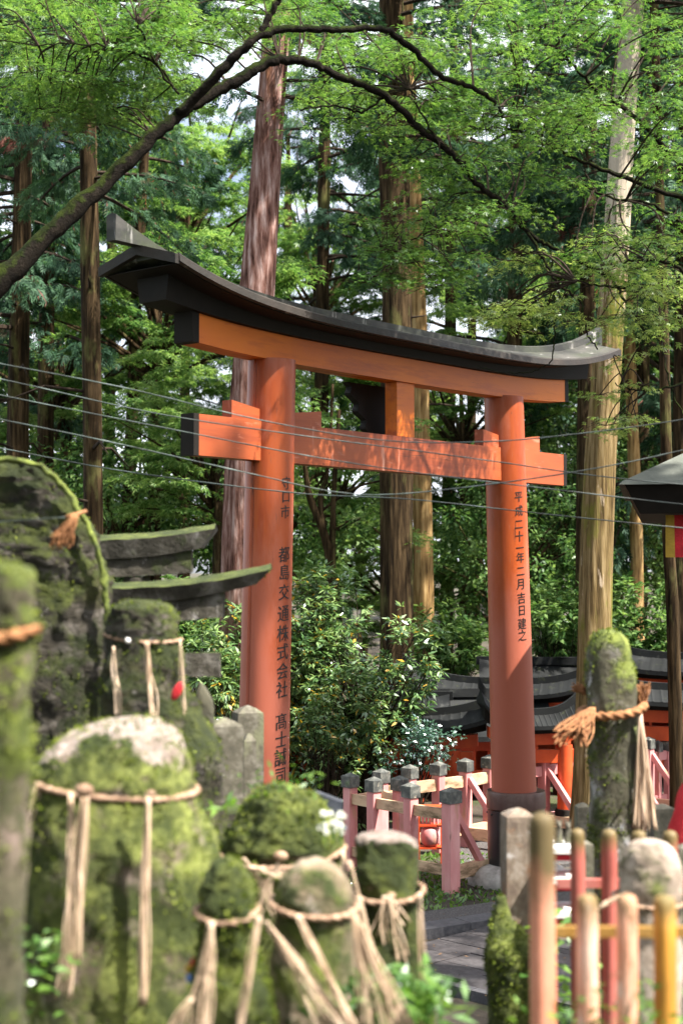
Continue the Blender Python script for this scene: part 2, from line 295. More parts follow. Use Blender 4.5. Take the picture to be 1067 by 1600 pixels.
m_stakeY = mat('yellowed_orange_stake', [(.34, (.26, .12, .02)), (.5, (.48, .23, .03)), (.68, (.55, .34, .12))], 6, (1, 1, .3), .7, .4, 30, .006, patch=[(6, .58, .66, (.14, .10, .03), (1, 1, .3))], zfade=(1.02, 1.30, (.14, .105, .035)))
m_stakeR = mat('dull_red_stake', [(.3, (.22, .05, .04)), (.5, (.36, .10, .08)), (.72, (.46, .2, .18))], 5, (1, 1, .3), .6, .4, 30, .006, zfade=(.90, 1.12, (.12, .085, .03)))
m_railY = mat('yellow_orange_rail', [(.3, (.14, .07, .015)), (.5, (.28, .15, .025)), (.7, (.22, .15, .05))], 12, rough=.75, bump=.4)
m_wire = mat('grey_green_cable', [(.35, (.02, .022, .02)), (.55, (.06, .085, .08)), (.7, (.15, .19, .18))], 4, rough=.4, bump=0, spec=.5)
m_white = mat('white_paper', [(.3, (.62, .60, .58)), (.7, (.80, .78, .77))], 20, rough=.7, bump=.2)
m_redcloth = mat('red_cloth', [(.3, (.34, .008, .014)), (.7, (.55, .02, .03))], 12, rough=.8, bump=.5)
m_yellow = mat('yellow_cloth', [(.3, (.30, .18, .02)), (.7, (.42, .27, .03))], 12, rough=.8, bump=.3)
m_blue = mat('blue_glaze', [(.3, (.05, .12, .4)), (.7, (.12, .22, .5))], 12, rough=.4, bump=.1)
m_petal = mat('white_petals', [(.3, (.55, .58, .5)), (.7, (.78, .8, .72))], 12, rough=.7, bump=.1)
m_bamboo = mat('dark_pipe', [(.3, (.03, .035, .05)), (.7, (.08, .09, .11))], 12, rough=.35, bump=.1)

# ------------------------------------------------------------------ ground
def smooth01(t): t = max(0., min(1., t)); return t*t*(3-2*t)
def gz(x, y):
    z = 1.3 if y < 5 else (1.3 * (1 - (y - 5) / 4) if y < 9 else 0)
    z += 2.0 * smooth01((y - 40) / 40) + 1.2 * smooth01((abs(x) - 14) / 25)
    return z
xs = np.unique(np.concatenate([np.linspace(-250, -14, 16), np.linspace(-14, 14, 90), np.linspace(14, 250, 16)]))
ys = np.unique(np.concatenate([np.linspace(-80, -2, 8), np.linspace(-2, 26, 110), np.linspace(26, 110, 40), np.linspace(110, 400, 12)]))
gv = []
for yy in ys:
    for xx in xs:
        n = mnoise.fractal(Vector((xx*.9, yy*.9, 0)), .8, 2, 4) * .025 if yy > 9.2 else mnoise.fractal(Vector((xx, yy, 0)), .8, 2, 4) * .05
        if yy > 26: n += mnoise.fractal(Vector((xx*.12, yy*.12, 3)), .8, 2, 4) * .5
        gv.append((xx, yy, gz(xx, yy) + n - .02))
nx = len(xs); gf = [(j*nx+i, j*nx+i+1, (j+1)*nx+i+1, (j+1)*nx+i) for j in range(len(ys)-1) for i in range(nx-1)]
me = bpy.data.meshes.new('ground'); me.from_pydata(gv, [], gf)
link('ground', me, m_ground, smooth=True, kind='structure')

# torii frame: s along the beam from the left pillar, o towards the viewer, h up
TP0 = Vector((-.6037, 13.2, 0)); TD = Vector((.63767, .77031, 0)); TN = Vector((.77031, -.63767, 0)); TL = 3.635
TANG = math.atan2(TD.y, TD.x)
# paving, kerb, gutter, gravel
def slab(name, pts, z0, z1, m, **k):
    b = MB(); n = len(pts)
    b.add([(p[0], p[1], z0) for p in pts] + [(p[0], p[1], z1) for p in pts], [tuple(range(n-1, -1, -1)), tuple(range(n, 2*n))] + [(i, (i+1) % n, n+(i+1) % n, n+i) for i in range(n)])
    return b.build(name, m, **k)
Q0 = Vector((.60, 13.62, 0)); e1 = Vector((.85, .53, 0)).normalized(); e2 = Vector((.71, -.70, 0)).normalized()
pv = MB()
pr = random.Random(3)
for i in range(-6, 9):                                   # paving slabs, one sheet of flags
    for j in range(-2, 12):
        a = Vector((.5, 12.35, 0)) + e2 * (i * .52) + Vector((.70, .71, 0)) * (j * .34 + (.0 if i % 2 else .14))
        c = [a, a + e2 * .51, a + e2 * .51 + Vector((.70, .71, 0)) * .33, a + Vector((.70, .71, 0)) * .33]
        ok = all((p - Q0).dot(Vector((-.53, .85, 0))) < -.1 for p in c)
        if j < 0 or not ok: continue
        zt = .035 + pr.uniform(-.004, .004)
        pv.add([(p.x, p.y, -.05) for p in c] + [(p.x, p.y, zt) for p in c], [(4,5,6,7),(0,1,5,4),(1,2,6,5),(2,3,7,6),(3,0,4,7)])
pv.build('path', m_pave, kind='structure')
kb = MB()
for i in range(-2, 8):
    a = Q0 + e1 * (i * .6)
    c = [a - Vector((-.53, .85, 0)) * .09, a + e1 * .59 - Vector((-.53, .85, 0)) * .09, a + e1 * .59 + Vector((-.53, .85, 0)) * .16, a + Vector((-.53, .85, 0)) * .16]
    kb.add([(p.x, p.y, -.05) for p in c] + [(p.x, p.y, .075) for p in c], [(4,5,6,7),(0,1,5,4),(1,2,6,5),(2,3,7,6),(3,0,4,7)])
for i in range(-6, 8):
    a = Vector((.47, 12.33, 0)) + e2 * (i * .8) - Vector((.70, .71, 0)) * .10
    c = [a, a + e2 * .79, a + e2 * .79 + Vector((.70, .71, 0)) * .09, a + Vector((.70, .71, 0)) * .09]
    kb.add([(p.x, p.y, -.05) for p in c] + [(p.x, p.y, .06) for p in c], [(4,5,6,7),(0,1,5,4),(1,2,6,5),(2,3,7,6),(3,0,4,7)])
kb.build('kerb', m_kerb, kind='structure')
nn = Vector((-.53, .85, 0))
slab('pavement', [Q0 - e1*1.0 + nn*.165, Q0 + e1*5 + nn*.165, Q0 + e1*5 + nn*.62, Q0 - e1*1.0 + nn*.62], -.05, .045, m_gravel, kind='structure')
slab('gravel', [(1.25, 16.4), (5, 18.2), (7, 21.5), (1.0, 19.0)], -.05, .012, m_gravel, kind='structure')
slab('gutter', [Q0 - e1*.9 + nn*.68, Q0 + e1*.42 + nn*.68, Q0 + e1*.42 + nn*1.0, Q0 - e1*.9 + nn*1.0], -.06, .004, m_black, kind='structure')

# ------------------------------------------------------------------ main torii gate
def curve4(u, amp, U): return amp * (abs(u) / U) ** 4
tor = empty('torii_gate', TP0, TANG, label='large vermilion torii gate with curved black roof beam and writing down both pillars', cat='torii gate')
def tl(s, o, h): return Vector((s, -o, h))
def torii_pillar(s0, lean, r0, r1, top, seam):
    b = MB(); prof = []
    n = 64; H = np.linspace(-.1, top, 40); v = []; f = []
    for h in H:
        r = r0 + (r1 - r0) * max(0, h) / top
        for k in range(n):
            a = 2*math.pi*k/n; rr = r + .0012 * mnoise.noise(Vector((math.cos(a)*3, math.sin(a)*3, h*.8)))
            if seam is not None:
                da = (a - seam + math.pi) % (2*math.pi) - math.pi
                if abs(da) < .06: rr -= .018
            v.append((s0 + lean * h + rr * math.cos(a), rr * math.sin(a), h))
    m = len(H)
    for i in range(m-1):
        for k in range(n): f.append((i*n+k, i*n+(k+1) % n, (i+1)*n+(k+1) % n, (i+1)*n+k))
    f.append(tuple(range((m-1)*n, m*n)))
    b.add(v, f); return b.build('pillar', m_verm, tor, smooth=40, local=True)
SL, SR = (-.135, .028), (3.795, -.039)
pilL = torii_pillar(SL[0], SL[1], .222, .206, 5.03, math.radians(-100) + math.radians(-84) + math.radians(2))
pilR = torii_pillar(SR[0], SR[1], .240, .203, 5.03, None)
def sleeve(s0, p):
    b = MB(); b.lathe([(.292, .02), (.297, .12), (.297, .74), (.292, .745)], (s0, 0, 0), 48)
    o = b.build('sleeve', m_sleeve, p, smooth=35, local=True)
    b = MB(); b.lathe([(.298, .746), (.309, .76), (.309, .90), (.300, .935), (.24, .938)], (s0, 0, 0), 48)
    b.build('collar', mat('bronze_collar', [(.3, (.06, .035, .03)), (.6, (.12, .075, .065)), (.8, (.2, .15, .14))], 4, rough=.35, bump=.1, metal=.4), p, smooth=35, local=True)
    b = MB()
    for k in range(10):
        a = k * math.pi / 5 + .2; b.ball((s0 + .299*math.cos(a), .299*math.sin(a), .70), .012, 5)
    b.build('rivets', m_sleeve, p, smooth=True, local=True)
sleeve(SL[0], pilL); sleeve(SR[0], pilR)
def plinth(s0):
    b = MB(); v = []; f = []; n = 48
    prof = [(.50, -.1), (.53, .0), (.54, .06), (.50, .13), (.42, .175), (.33, .185), (.28, .186)]
    for r, z in prof:
        for k in range(n):
            a = 2*math.pi*k/n; q = 1 + .05 * mnoise.noise(Vector((math.cos(a)*1.5 + s0, math.sin(a)*1.5, z*4)))
            v.append((s0 + r*q*math.cos(a), r*q*math.sin(a), z))
    for i in range(len(prof)-1):
        for k in range(n): f.append((i*n+k, i*n+(k+1) % n, (i+1)*n+(k+1) % n, (i+1)*n+k))
    b.add(v, f); b.build('plinth', m_basestone, tor, smooth=True, local=True)
plinth(SL[0]); plinth(SR[0])
C0 = TL/2
def bar(name, sec, u0, u1, mt, parent, nseg=48, smooth=30):
    b = MB(); b.sweep([[tl(C0 + u, o, h) for o, h in sec(u)] for u in np.linspace(u0, u1, nseg)])
    return b.build(name, mt, parent, smooth=smooth, local=True)
# tie beam (nuki) with black ends
bar('tie_beam', lambda u: [(-.0725, 4.152), (.0725, 4.152), (.0725, 4.49), (-.0725, 4.49)], -2.77, 2.84, m_nuki, tor, 2)
for a, b_ in ((-2.83, -2.77), (2.84, 2.90)):
    bar('tie_beam_cap', lambda u: [(-.0755, 4.149), (.0755, 4.149), (.0755, 4.493), (-.0755, 4.493)], a, b_, m_black, tor, 2)
def shim(u, e=0): 
    c = curve4(u, .06, 2.85); return [(-.10-e, 5.008-e + c), (.10+e, 5.008-e + c), (.10+e, 5.236 + e + c*1.2), (-.10-e, 5.236 + e + c*1.2)]
bar('lower_lintel', shim, -2.80, 2.83, m_vermbeam, tor, 40)
bar('lintel_cap', lambda u: shim(u, .003), -2.88, -2.80, m_black, tor, 3); bar('lintel_cap', lambda u: shim(u, .003), 2.83, 2.90, m_black, tor, 3)
def kas(u):
    c = curve4(u, .30, 3.43); d = 5.2395 + curve4(u, .07, 2.85); return [(-.15, d), (.15, d), (.19, 5.385 + c), (-.19, 5.385 + c)]
bar('upper_lintel', kas, -3.22, 3.22, m_black, tor, 50)
def roofsec(u):
    c = curve4(u, .30, 3.43); k = 1 + .02
    e = 5.335 + c; p = 5.475 + c * .98
    return [(-.43, e), (-.42, e + .05), (0, p + .035), (.42, e + .05), (.43, e), (.40, e - .012), (.16, e + .03 + .02), (-.16, e + .05), (-.40, e - .012)]
RL, RR = -3.35, 3.42
rf = bar('roof', roofsec, RL, RR, m_roof, tor, 70)
bar('soffit', lambda u: [(-.395, 5.316 + curve4(u, .30, 3.43)), (.395, 5.316 + curve4(u, .30, 3.43)), (.395, 5.322 + curve4(u, .30, 3.43)), (-.395, 5.322 + curve4(u, .30, 3.43))], RL + .01, RR - .01, m_black, rf, 70)
def fas(sg):
    return lambda u: [(sg*.431, 5.325 + curve4(u, .30, 3.43)), (sg*.452, 5.322 + curve4(u, .30, 3.43)), (sg*.446, 5.378 + curve4(u, .30, 3.43)), (sg*.425, 5.394 + curve4(u, .30, 3.43))][::sg]
m_fascia = mat('brown_fascia', [(.3, (.006, .005, .004)), (.6, (.018, .013, .010)), (.8, (.04, .03, .024))], 4, (1, 1, 1), .6, .3)
for sg in (1, -1): bar('fascia', fas(sg), RL - .01, RR + .01, m_fascia, rf, 70)
for sg in (1, -1):                                        # verge boards on the two ends of the roof
    b = MB(); u0 = RR if sg > 0 else RL; c = curve4(u0, .30, 3.43)
    for side in (1, -1):
        e = 5.335 + c; p = 5.475 + c * .98 + .04
        pts = [(0, p), (side*.44, e + .045), (side*.44, e - .03), (0, p - .085)]
        A = [tl(C0 + u0 + sg*.002, o, h) for o, h in pts]; B = [tl(C0 + u0 + sg*.05, o, h) for o, h in pts]
        b.add(A + B, [(0,1,2,3), (7,6,5,4), (0,4,5,1), (1,5,6,2), (2,6,7,3), (3,7,4,0)])
    b.build('verge_board', m_fascia, rf, local=True)
def ridge(u):
    c = curve4(min(abs(u), 3.36), .30, 3.43); t = 5.55 + curve4(u, .45, 3.73); b0 = 5.475 + c * .98 + .02
    return [(-.05, b0), (.05, b0), (.055, t), (.0, t + .012), (-.055, t)]
bar('ridge_board', ridge, -3.66, 3.72, m_roof, rf, 80)
# centre strut and the plaque behind it
b = MB(); b.box(C0 - .135, C0 + .135, -.07, .07, 4.492, 5.006); b.build('strut', m_vermbeam, tor, local=True)
b = MB(); out = []
for t in np.linspace(0, 1, 24):                           # carved left edge of the hanging plaque
    out.append((-.46 + .22*t + .035*math.sin(t*19) , 5.0 - .48*t))
prof = out + [(-x, h) for x, h in out[::-1]]
A = [tl(C0 + x, -.17 - .20*(h-4.5), h) for x, h in prof]; B = [tl(C0 + x, -.24 - .20*(h-4.5), h) for x, h in prof]; n = len(prof)
for i in range(23):
    j = n-1-i; b.add([A[i], A[i+1], A[j-1], A[j], B[i], B[i+1], B[j-1], B[j]], [(0,1,2,3), (7,6,5,4), (0,4,5,1), (2,6,7,3)])
b.add([A[0], A[n-1], B[n-1], B[0]], [(0,1,2,3)]); b.add([A[23], A[24], B[24], B[23]], [(3,2,1,0)])
b.build('plaque', m_black, tor, local=True)
# wedges above the tie beam, either side of each pillar
for s0, s1, h0, h1 in ((-.55, -.10, 4.64, 4.575), (.05, .60, 4.575, 4.635), (3.14, 3.55, 4.66, 4.60), (3.80, 4.20, 4.60, 4.66)):
    b = MB(); t = .055
    b.add([tl(s0, t, 4.4915), tl(s1, t, 4.4915), tl(s1, t, h1), tl(s0, t, h0), tl(s0, -t, 4.4915), tl(s1, -t, 4.4915), tl(s1, -t, h1), tl(s0, -t, h0)],
          [(0,1,2,3), (7,6,5,4), (0,4,5,1), (1,5,6,2), (2,6,7,3), (3,7,4,0)])
    b.build('wedge', m_nuki, tor, local=True)
# writing, wrapped on the pillars
def glyph(ch):
    cu = bpy.data.curves.new('glyph', 'FONT'); cu.body = ch; cu.size = 1; cu.offset = 0; cu.resolution_u = 3
    o = bpy.data.objects.new('glyph', cu); col.objects.link(o)
    bpy.context.view_layer.update()
    m_ = o.evaluated_get(bpy.context.evaluated_depsgraph_get()).to_mesh()
    bm = bmesh.new(); bm.from_mesh(m_); bmesh.ops.triangulate(bm, faces=bm.faces[:])
    bm.verts.ensure_lookup_table()                     # cut into narrow columns so that it can bend round the pillar
    for x in np.arange(.05, 1.0, .08): bmesh.ops.bisect_plane(bm, geom=bm.verts[:] + bm.edges[:] + bm.faces[:], plane_co=(x, 0, 0), plane_no=(1, 0, 0))
    for y in np.arange(-.2, 1.0, .2): bmesh.ops.bisect_plane(bm, geom=bm.verts[:] + bm.edges[:] + bm.faces[:], plane_co=(0, y, 0), plane_no=(0, 1, 0))
    bm.verts.index_update(); V = [v.co.copy() for v in bm.verts]; Fc = [tuple(v.index for v in f.verts) for f in bm.faces]; bm.free()
    bpy.data.objects.remove(o); bpy.data.curves.remove(cu)
    return V, Fc
def px_to_h(px, py, s):                                   # height on the gate plane at a pixel
    r = px_ray(px, py); P = TP0 + TN * .2
    C = Vector((0, 0, CAM_H)); t = (P - C).dot(TN) / r.dot(TN); return (C + r * t).z
def inscription(chars, pil, s0, lean, r0, r1, ang, wd, ht):
    b = MB(); yr = random.Random(2)
    for ch, px, py, sc in chars:
        V, Fc = glyph(ch)
        if not V: continue
        x0 = min(v.x for v in V); x1 = max(v.x for v in V); y0 = min(v.y for v in V); y1 = max(v.y for v in V)
        cx = .5; cy = .38; h0 = px_to_h(px, py, s0)
        da = yr.uniform(-.015, .015)
        for rep_, dx_ in enumerate((-.011, 0, .011)):
          vv = []
          for v in V:
            lx = (v.x + dx_ - cx) * wd * sc; ly = (v.y - cy) * ht * sc + lx * .10
            h = h0 + ly; r = r0 + (r1 - r0) * h / 5.03 + .0035 + .0003*rep_; a = ang + da + lx / r
            vv.append((s0 + lean * h + r * math.cos(a), r * math.sin(a), h))
          b.add(vv, Fc)
    return b.build('inscription', m_ink, pil, local=True)
left = [('守', 450, 755, .85), ('口', 449, 776, .8), ('市', 448, 800, .85), ('都', 443, 866, 1), ('島', 443, 894, 1), ('交', 442, 925, 1), ('通', 441, 958, 1.05),
        ('株', 441, 989, 1.05), ('式', 440, 1018, 1.05), ('会', 440, 1048, 1.05), ('社', 440, 1077, 1.05), ('髙', 438, 1127, 1.05), ('士', 438, 1155, 1.05), ('誠', 437, 1183, 1.1), ('司', 437, 1211, 1.05)]
right = [('平', 815, 776, 1), ('成', 816, 798, 1), ('二', 816, 819, 1), ('十', 817, 838, 1), ('一', 818, 856, 1), ('年', 819, 871, 1), ('二', 820, 892, 1), ('月', 820, 912, 1.05),
         ('吉', 822, 934, 1.05), ('日', 822, 953, 1), ('建', 823, 974, 1.05), ('之', 823, 992, 1.05)]
inscription(left, pilL, SL[0], SL[1], .222, .206, -math.pi/2 - .09, .13, .142)
inscription(right, pilR, SR[0], SR[1], .240, .203, -math.pi/2 - .36, .108, .118)

# ------------------------------------------------------------------ leaves and trees
def star(lobes, wd):
    v = []; q = []
    for a, l in lobes:
        a = math.radians(a); c, s = math.cos(a), math.sin(a); b = len(v)
        for x, y, z in ((0, 0, 0), (.45*l, wd*l, .02), (l, 0, -.10*l), (.45*l, -wd*l, .02)): v.append((x*c - y*s, x*s + y*c, z))
        q.append((b, b+1, b+2, b+3))
    return np.array(v), np.array(q)
T_MAPLE = star([(-105, .55), (-52, .85), (0, 1), (52, .85), (105, .55)], .125)
T_LEAF = (np.array([(0, 0, 0), (.45, .24, .05), (1, 0, -.12), (.45, -.24, .05)]), np.array([(0, 1, 2, 3)]))
T_LANCE = (np.array([(0, 0, 0), (.3, .12, .03), (.3, -.12, .03), (.65, .11, -.02), (.65, -.11, -.02), (1, 0, -.16)]), np.array([(0, 2, 4, 3), (0, 3, 3, 1), (3, 4, 5, 5)]))
T_LANCE = (np.array([(0, 0, 0), (.42, .16, .03), (1, 0, -.14), (.42, -.16, .03)]), np.array([(0, 1, 2, 3)]))
def frond():
    v = []; q = []
    for x0, a, l in ((0, 0, 1.0), (.1, 38, .45), (.1, -38, .45), (.3, 34, .42), (.32, -34, .42), (.52, 30, .34), (.55, -30, .34)):
        a = math.radians(a); c, s = math.cos(a), math.sin(a); b = len(v)
        for x, y, z in ((0, 0, 0), (.5*l, .045, .02), (l, 0, -.08*l), (.5*l, -.045, .02)): v.append((x0 + x*c - y*s, x*s + y*c, z))
        q.append((b, b+1, b+2, b+3))
    return np.array(v), np.array(q)
T_FROND = frond()
def leafmesh(name, pos, dirv, nrm, size, T):
    tv, tq = T; N = len(pos)
    x = dirv / (np.linalg.norm(dirv, axis=1, keepdims=True) + 1e-9)
    z = nrm - x * (nrm * x).sum(1, keepdims=True); z /= (np.linalg.norm(z, axis=1, keepdims=True) + 1e-9)
    y = np.cross(z, x); s = size[:, None, None]
    V = pos[:, None, :] + s * (tv[None, :, 0:1] * x[:, None] + tv[None, :, 1:2] * y[:, None] + tv[None, :, 2:3] * z[:, None])
    V = V.reshape(-1, 3); nv = len(tv)
    Q = (tq[None] + (np.arange(N) * nv)[:, None, None]).reshape(-1, 4)
    me = bpy.data.meshes.new(name); me.vertices.add(len(V)); me.vertices.foreach_set('co', V.ravel().astype(np.float32))
    me.loops.add(Q.size); me.loops.foreach_set('vertex_index', Q.ravel().astype(np.int32))
    me.polygons.add(len(Q)); me.polygons.foreach_set('loop_start', np.arange(0, Q.size, 4, dtype=np.int32))
    me.update(calc_edges=True); return me
def unit(n): 
    a = rng.normal(size=(n, 3)); return a / np.linalg.norm(a, axis=1, keepdims=True)
def sprays(centers, radii, per, leaf, flat=.13, tilt=.35, bias=None):
    """flat horizontal sprays of leaves; returns pos, dir, nrm, size"""
    P = []; D = []; N = []; Z = []
    for c, r in zip(centers, radii):
        n = int(per * r * r) + 6; a = rng.uniform(0, 2*np.pi, n); q = np.sqrt(rng.uniform(0, 1, n)) * (.75 + .25*np.sin(a*3 + c[0]*5))
        tn = np.array([rng.normal(0, tilt*.5), rng.normal(0, tilt*.5), 1]); 
        x = np.cos(a)*q*r; y = np.sin(a)*q*r; z = rng.normal(0, flat*r*.35, n) - .25*q*q*r - tn[0]*x - tn[1]*y
        P.append(np.stack([x, y, z], 1) + np.array(c)); 
        D.append(np.stack([np.cos(a + rng.normal(0, .7, n)), np.sin(a + rng.normal(0, .7, n)), rng.normal(-.35, .3, n)], 1))
        N.append(np.stack([rng.normal(0, tilt, n), rng.normal(0, tilt, n), np.ones(n)], 1)); Z.append(leaf * rng.uniform(.7, 1.25, n))
    return np.concatenate(P), np.concatenate(D), np.concatenate(N), np.concatenate(Z)

def crown_mesh(kind, seed, r=3.2, h=5.0, n=60, per=120, leaf=.13):
    global rng
    rng = np.random.default_rng(seed); cs = []; rs = []
    while len(cs) < n:
        p = rng.uniform(-1, 1, 3)
        q = p[0]**2 + p[1]**2 + p[2]**2
        if q > 1 or q < .12: continue
        cs.append((p[0]*r, p[1]*r, p[2]*h/2 + h/2)); rs.append(rng.uniform(.5, 1.05) * r * .28)
    if kind == 'maple': return leafmesh('crown', *sprays(cs, rs, per, leaf, .16, .35), T_MAPLE), cs
    P = []; D = []; N = []; Z = []
    for c, rr in zip(cs, rs):
        m = int(per * rr * rr) + 8; d = unit(m); P.append(np.array(c) + d * rr * rng.uniform(.45, 1, (m, 1)) * np.array([1, 1, .62]))
        D.append(d * np.array([1, 1, .3]) + rng.normal(0, .5, (m, 3)) - np.array([0, 0, .35])); N.append(d + np.array([0, 0, .9]) + rng.normal(0, .4, (m, 3))); Z.append(leaf * rng.uniform(.7, 1.3, m))
    return leafmesh('crown', np.concatenate(P), np.concatenate(D), np.concatenate(N), np.concatenate(Z), T_LEAF), cs
def cedar_crown(seed, z0, z1, r0, nb=70, nf=55, size=.42):
    global rng
    rng = np.random.default_rng(seed); P = []; D = []; N = []; br = MB()
    for i in range(nb):
        t = (i + rng.uniform()) / nb; z = z0 + (z1 - z0) * t; L = r0 * (1 - t)**.75 * rng.uniform(.55, 1.1) + .3; a = rng.uniform(0, 2*np.pi)
        o = np.array([np.cos(a), np.sin(a), 0]); sd_ = np.array([-np.sin(a), np.cos(a), 0])
        up = rng.uniform(-.05, .25); dr = rng.uniform(.10, .22)
        pts = [o * L * k + np.array([0, 0, z + up*L*k - dr*L*k*k*1.4]) for k in np.linspace(0, 1, 6)]
        br.tube(pts, [.035*(1-k*.8) * (L/2)**.5 + .006 for k in np.linspace(0, 1, 6)], 5)
        m = int(nf * L / r0 * (1.2)); k = rng.uniform(.22, 1.03, m)**.8; wv = rng.uniform(-1, 1, m) * .24 * L * np.sin(np.clip(k, 0, 1)*2.6 + .3)
        pz = z + up*L*k - dr*L*k*k*1.4 - np.abs(wv)*.35 + rng.normal(0, .07, m)
        P.append(o[None]*(L*k)[:, None] + sd_[None]*wv[:, None] + np.stack([0*k, 0*k, pz], 1))
        D.append(o[None]*.45 + sd_[None]*np.sign(wv)[:, None]*rng.uniform(.1, .6, (m, 1)) + np.stack([rng.normal(0, .2, m), rng.normal(0, .2, m), rng.uniform(-1.0, -.15, m)], 1))
        N.append(unit(m) + np.array([0, 0, .8]))
    P = np.concatenate(P); return leafmesh('crown', P, np.concatenate(D), np.concatenate(N), size * rng.uniform(.6, 1.3, len(P)), T_FROND), br

def trunk_mb(path, rad, n=36, ridge_=.05, seed=0, knots=True):
    """path: list of points bottom to top, rad at each; ridged bark"""
    P = [Vector(p) for p in path]; L = [0]
    for i in range(1, len(P)): L.append(L[-1] + (P[i]-P[i-1]).length)
    m = max(8, int(L[-1] / .22)); v = []; f = []
    for j in range(m + 1):
        t = L[-1] * j / m; i = 0
        while i < len(L) - 2 and L[i+1] < t: i += 1
        q = (t - L[i]) / max(1e-6, L[i+1] - L[i]); c = P[i].lerp(P[i+1], q); r = rad[i] + (rad[i+1] - rad[i]) * q
        r *= 1 + .45 * math.exp(-t * 2.2)
        for k in range(n):
            a = 2*math.pi*k/n
            rr = r * (1 + ridge_ * mnoise.fractal(Vector((math.cos(a)*5 + seed, math.sin(a)*5, t*.25)), .9, 2, 3) + .03 * mnoise.noise(Vector((math.cos(a)*1.3, math.sin(a)*1.3 + seed, t*.6))))
            v.append(c + Vector((math.cos(a), math.sin(a), 0)) * rr)
    for j in range(m):
        for k in range(n): f.append((j*n+k, j*n+(k+1) % n, (j+1)*n+(k+1) % n, (j+1)*n+k))
    f.append(tuple(range(m*n, (m+1)*n)))
    b = MB(); b.add(v, f); return b

CED = [cedar_crown(21, 0, 13, 3.0, 60, 150, .29), cedar_crown(22, 0, 13, 2.7, 58, 150, .28), cedar_crown(23, 0, 10, 3.4, 52, 170, .30)]
for i, (m_, br) in enumerate(CED): m_.materials.append(m_cedar)
def tall_tree(name, label, pts, Y, bark, crown=None, cz=8, crs=1, top=19, group=None, n=36, seed=0, stubs=0, ridge_=.06):
    """pts: (px,py,half width px) from low to high as seen in the photo; trunk runs from the ground up past the frame"""
    w_ = [at(p[0], p[1], Y) for p in pts]; r_ = [p[2] / F_PX * Y for p in pts]
    a, b = w_[0], w_[-1]; lowdir = (w_[1] - w_[0]) / (w_[1].z - w_[0].z) if len(w_) > 1 else Vector((0, 0, 1))
    g = gz(a.x, Y); base = a + lowdir * (g - .15 - a.z)
    hd = (w_[-1] - w_[-2]) / max(.01, (w_[-1].z - w_[-2].z)) if len(w_) > 1 else Vector((0, 0, 1))
    tp = b + hd * (top - b.z) * 1.0
    path = [base] + w_ + [tp]; rr = [r_[0] * 1.06] + r_ + [max(.05, r_[-1] * .35)]
    root = empty(name, (base.x, base.y, g), label=label, cat='tree', group=group)
    trunk_mb(path, rr, n, ridge_, seed).build('trunk', bark, root, smooth=True)
    if stubs:
        q = random.Random(seed + 5); bb = MB()
        for i in range(stubs):
            t = q.uniform(.2, .95); z = g + 2 + (top - g - 8) * t; k = 0
            while k < len(path)-2 and path[k+1].z < z: k += 1
            c = path[k].lerp(path[k+1], (z - path[k].z) / (path[k+1].z - path[k].z)); an = q.uniform(0, 6.28); l = q.uniform(.3, 1.6)
            bb.tube([c, c + Vector((math.cos(an)*l*.5, math.sin(an)*l*.5, l*.05)), c + Vector((math.cos(an)*l, math.sin(an)*l, -l*.15 + q.uniform(-.1, .2)))], [.03, .02, .008], 6)
        bb.build('branches', m_twig, root, smooth=True)
    if crown is not None:
        me_, br = CED[crown]; o = bpy.data.objects.new('crown', me_); col.objects.link(o); o.parent = root
        k = 0; z = g + cz
        while k < len(path)-2 and path[k+1].z < z: k += 1
        c = path[k].lerp(path[k+1], (z - path[k].z) / (path[k+1].z - path[k].z))
        o.location = c - root.location; o.rotation_euler = (0, 0, R.uniform(0, 6.28)); o.scale = (crs, crs, crs * (top - z + 1) / 13)
        if br is not None:
            if isinstance(br, MB):
                bm_ = bpy.data.meshes.new('boughs'); bm_.from_pydata([tuple(p) for p in br.v], [], br.f); bm_.materials.append(m_twig); CED[crown] = (me_, bm_); br = bm_
            p = bpy.data.objects.new('boughs', br); col.objects.link(p); p.parent = root; p.location = o.location; p.rotation_euler = o.rotation_euler; p.scale = o.scale
    return root
tall_tree('cedar_tree', 'slim dark-barked cedar left of the torii roof tip', [(147, 850, 15), (144, 600, 15), (141, 400, 15), (138, 200, 13)], 22, m_barkD, 0, 8.6, .8, 19, seed=1, stubs=8)
tall_tree('cedar_tree', 'tall cedar with reddish fibrous bark behind the left pillar of the torii', [(375, 980, 32), (381, 700, 29), (402, 450, 27), (421, 200, 22)], 19, m_barkR, 1, 9.0, .75, 20, seed=2, ridge_=.10)
tall_tree('cedar_tree', 'thick dark brown cedar trunk behind the centre of the torii', [(620, 950, 26), (619, 800, 25), (621, 450, 23), (614, 200, 23), (612, 60, 20)], 24, m_barkD, 2, 9.8, .8, 22, seed=3, stubs=6, ridge_=.13)
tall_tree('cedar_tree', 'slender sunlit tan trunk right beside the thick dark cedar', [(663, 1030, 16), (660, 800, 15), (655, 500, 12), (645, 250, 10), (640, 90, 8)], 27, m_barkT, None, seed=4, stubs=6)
tall_tree('cedar_tree', 'tall mossy yellowish trunk standing right of the torii with pale peeling top', [(925, 1150, 27), (930, 900, 26), (938, 700, 24), (957, 450, 21), (973, 200, 18), (989, 0, 16)], 18, m_barkY, 1, 9.8, .7, 21, seed=5, stubs=4, ridge_=.14)
tall_tree('cedar_tree', 'dark shaded trunk just left behind the mossy yellowish tree', [(912, 850, 13), (914, 600, 12), (920, 300, 11), (924, 100, 9)], 26, m_barkD, 0, 8, .9, 20, seed=6, stubs=5)
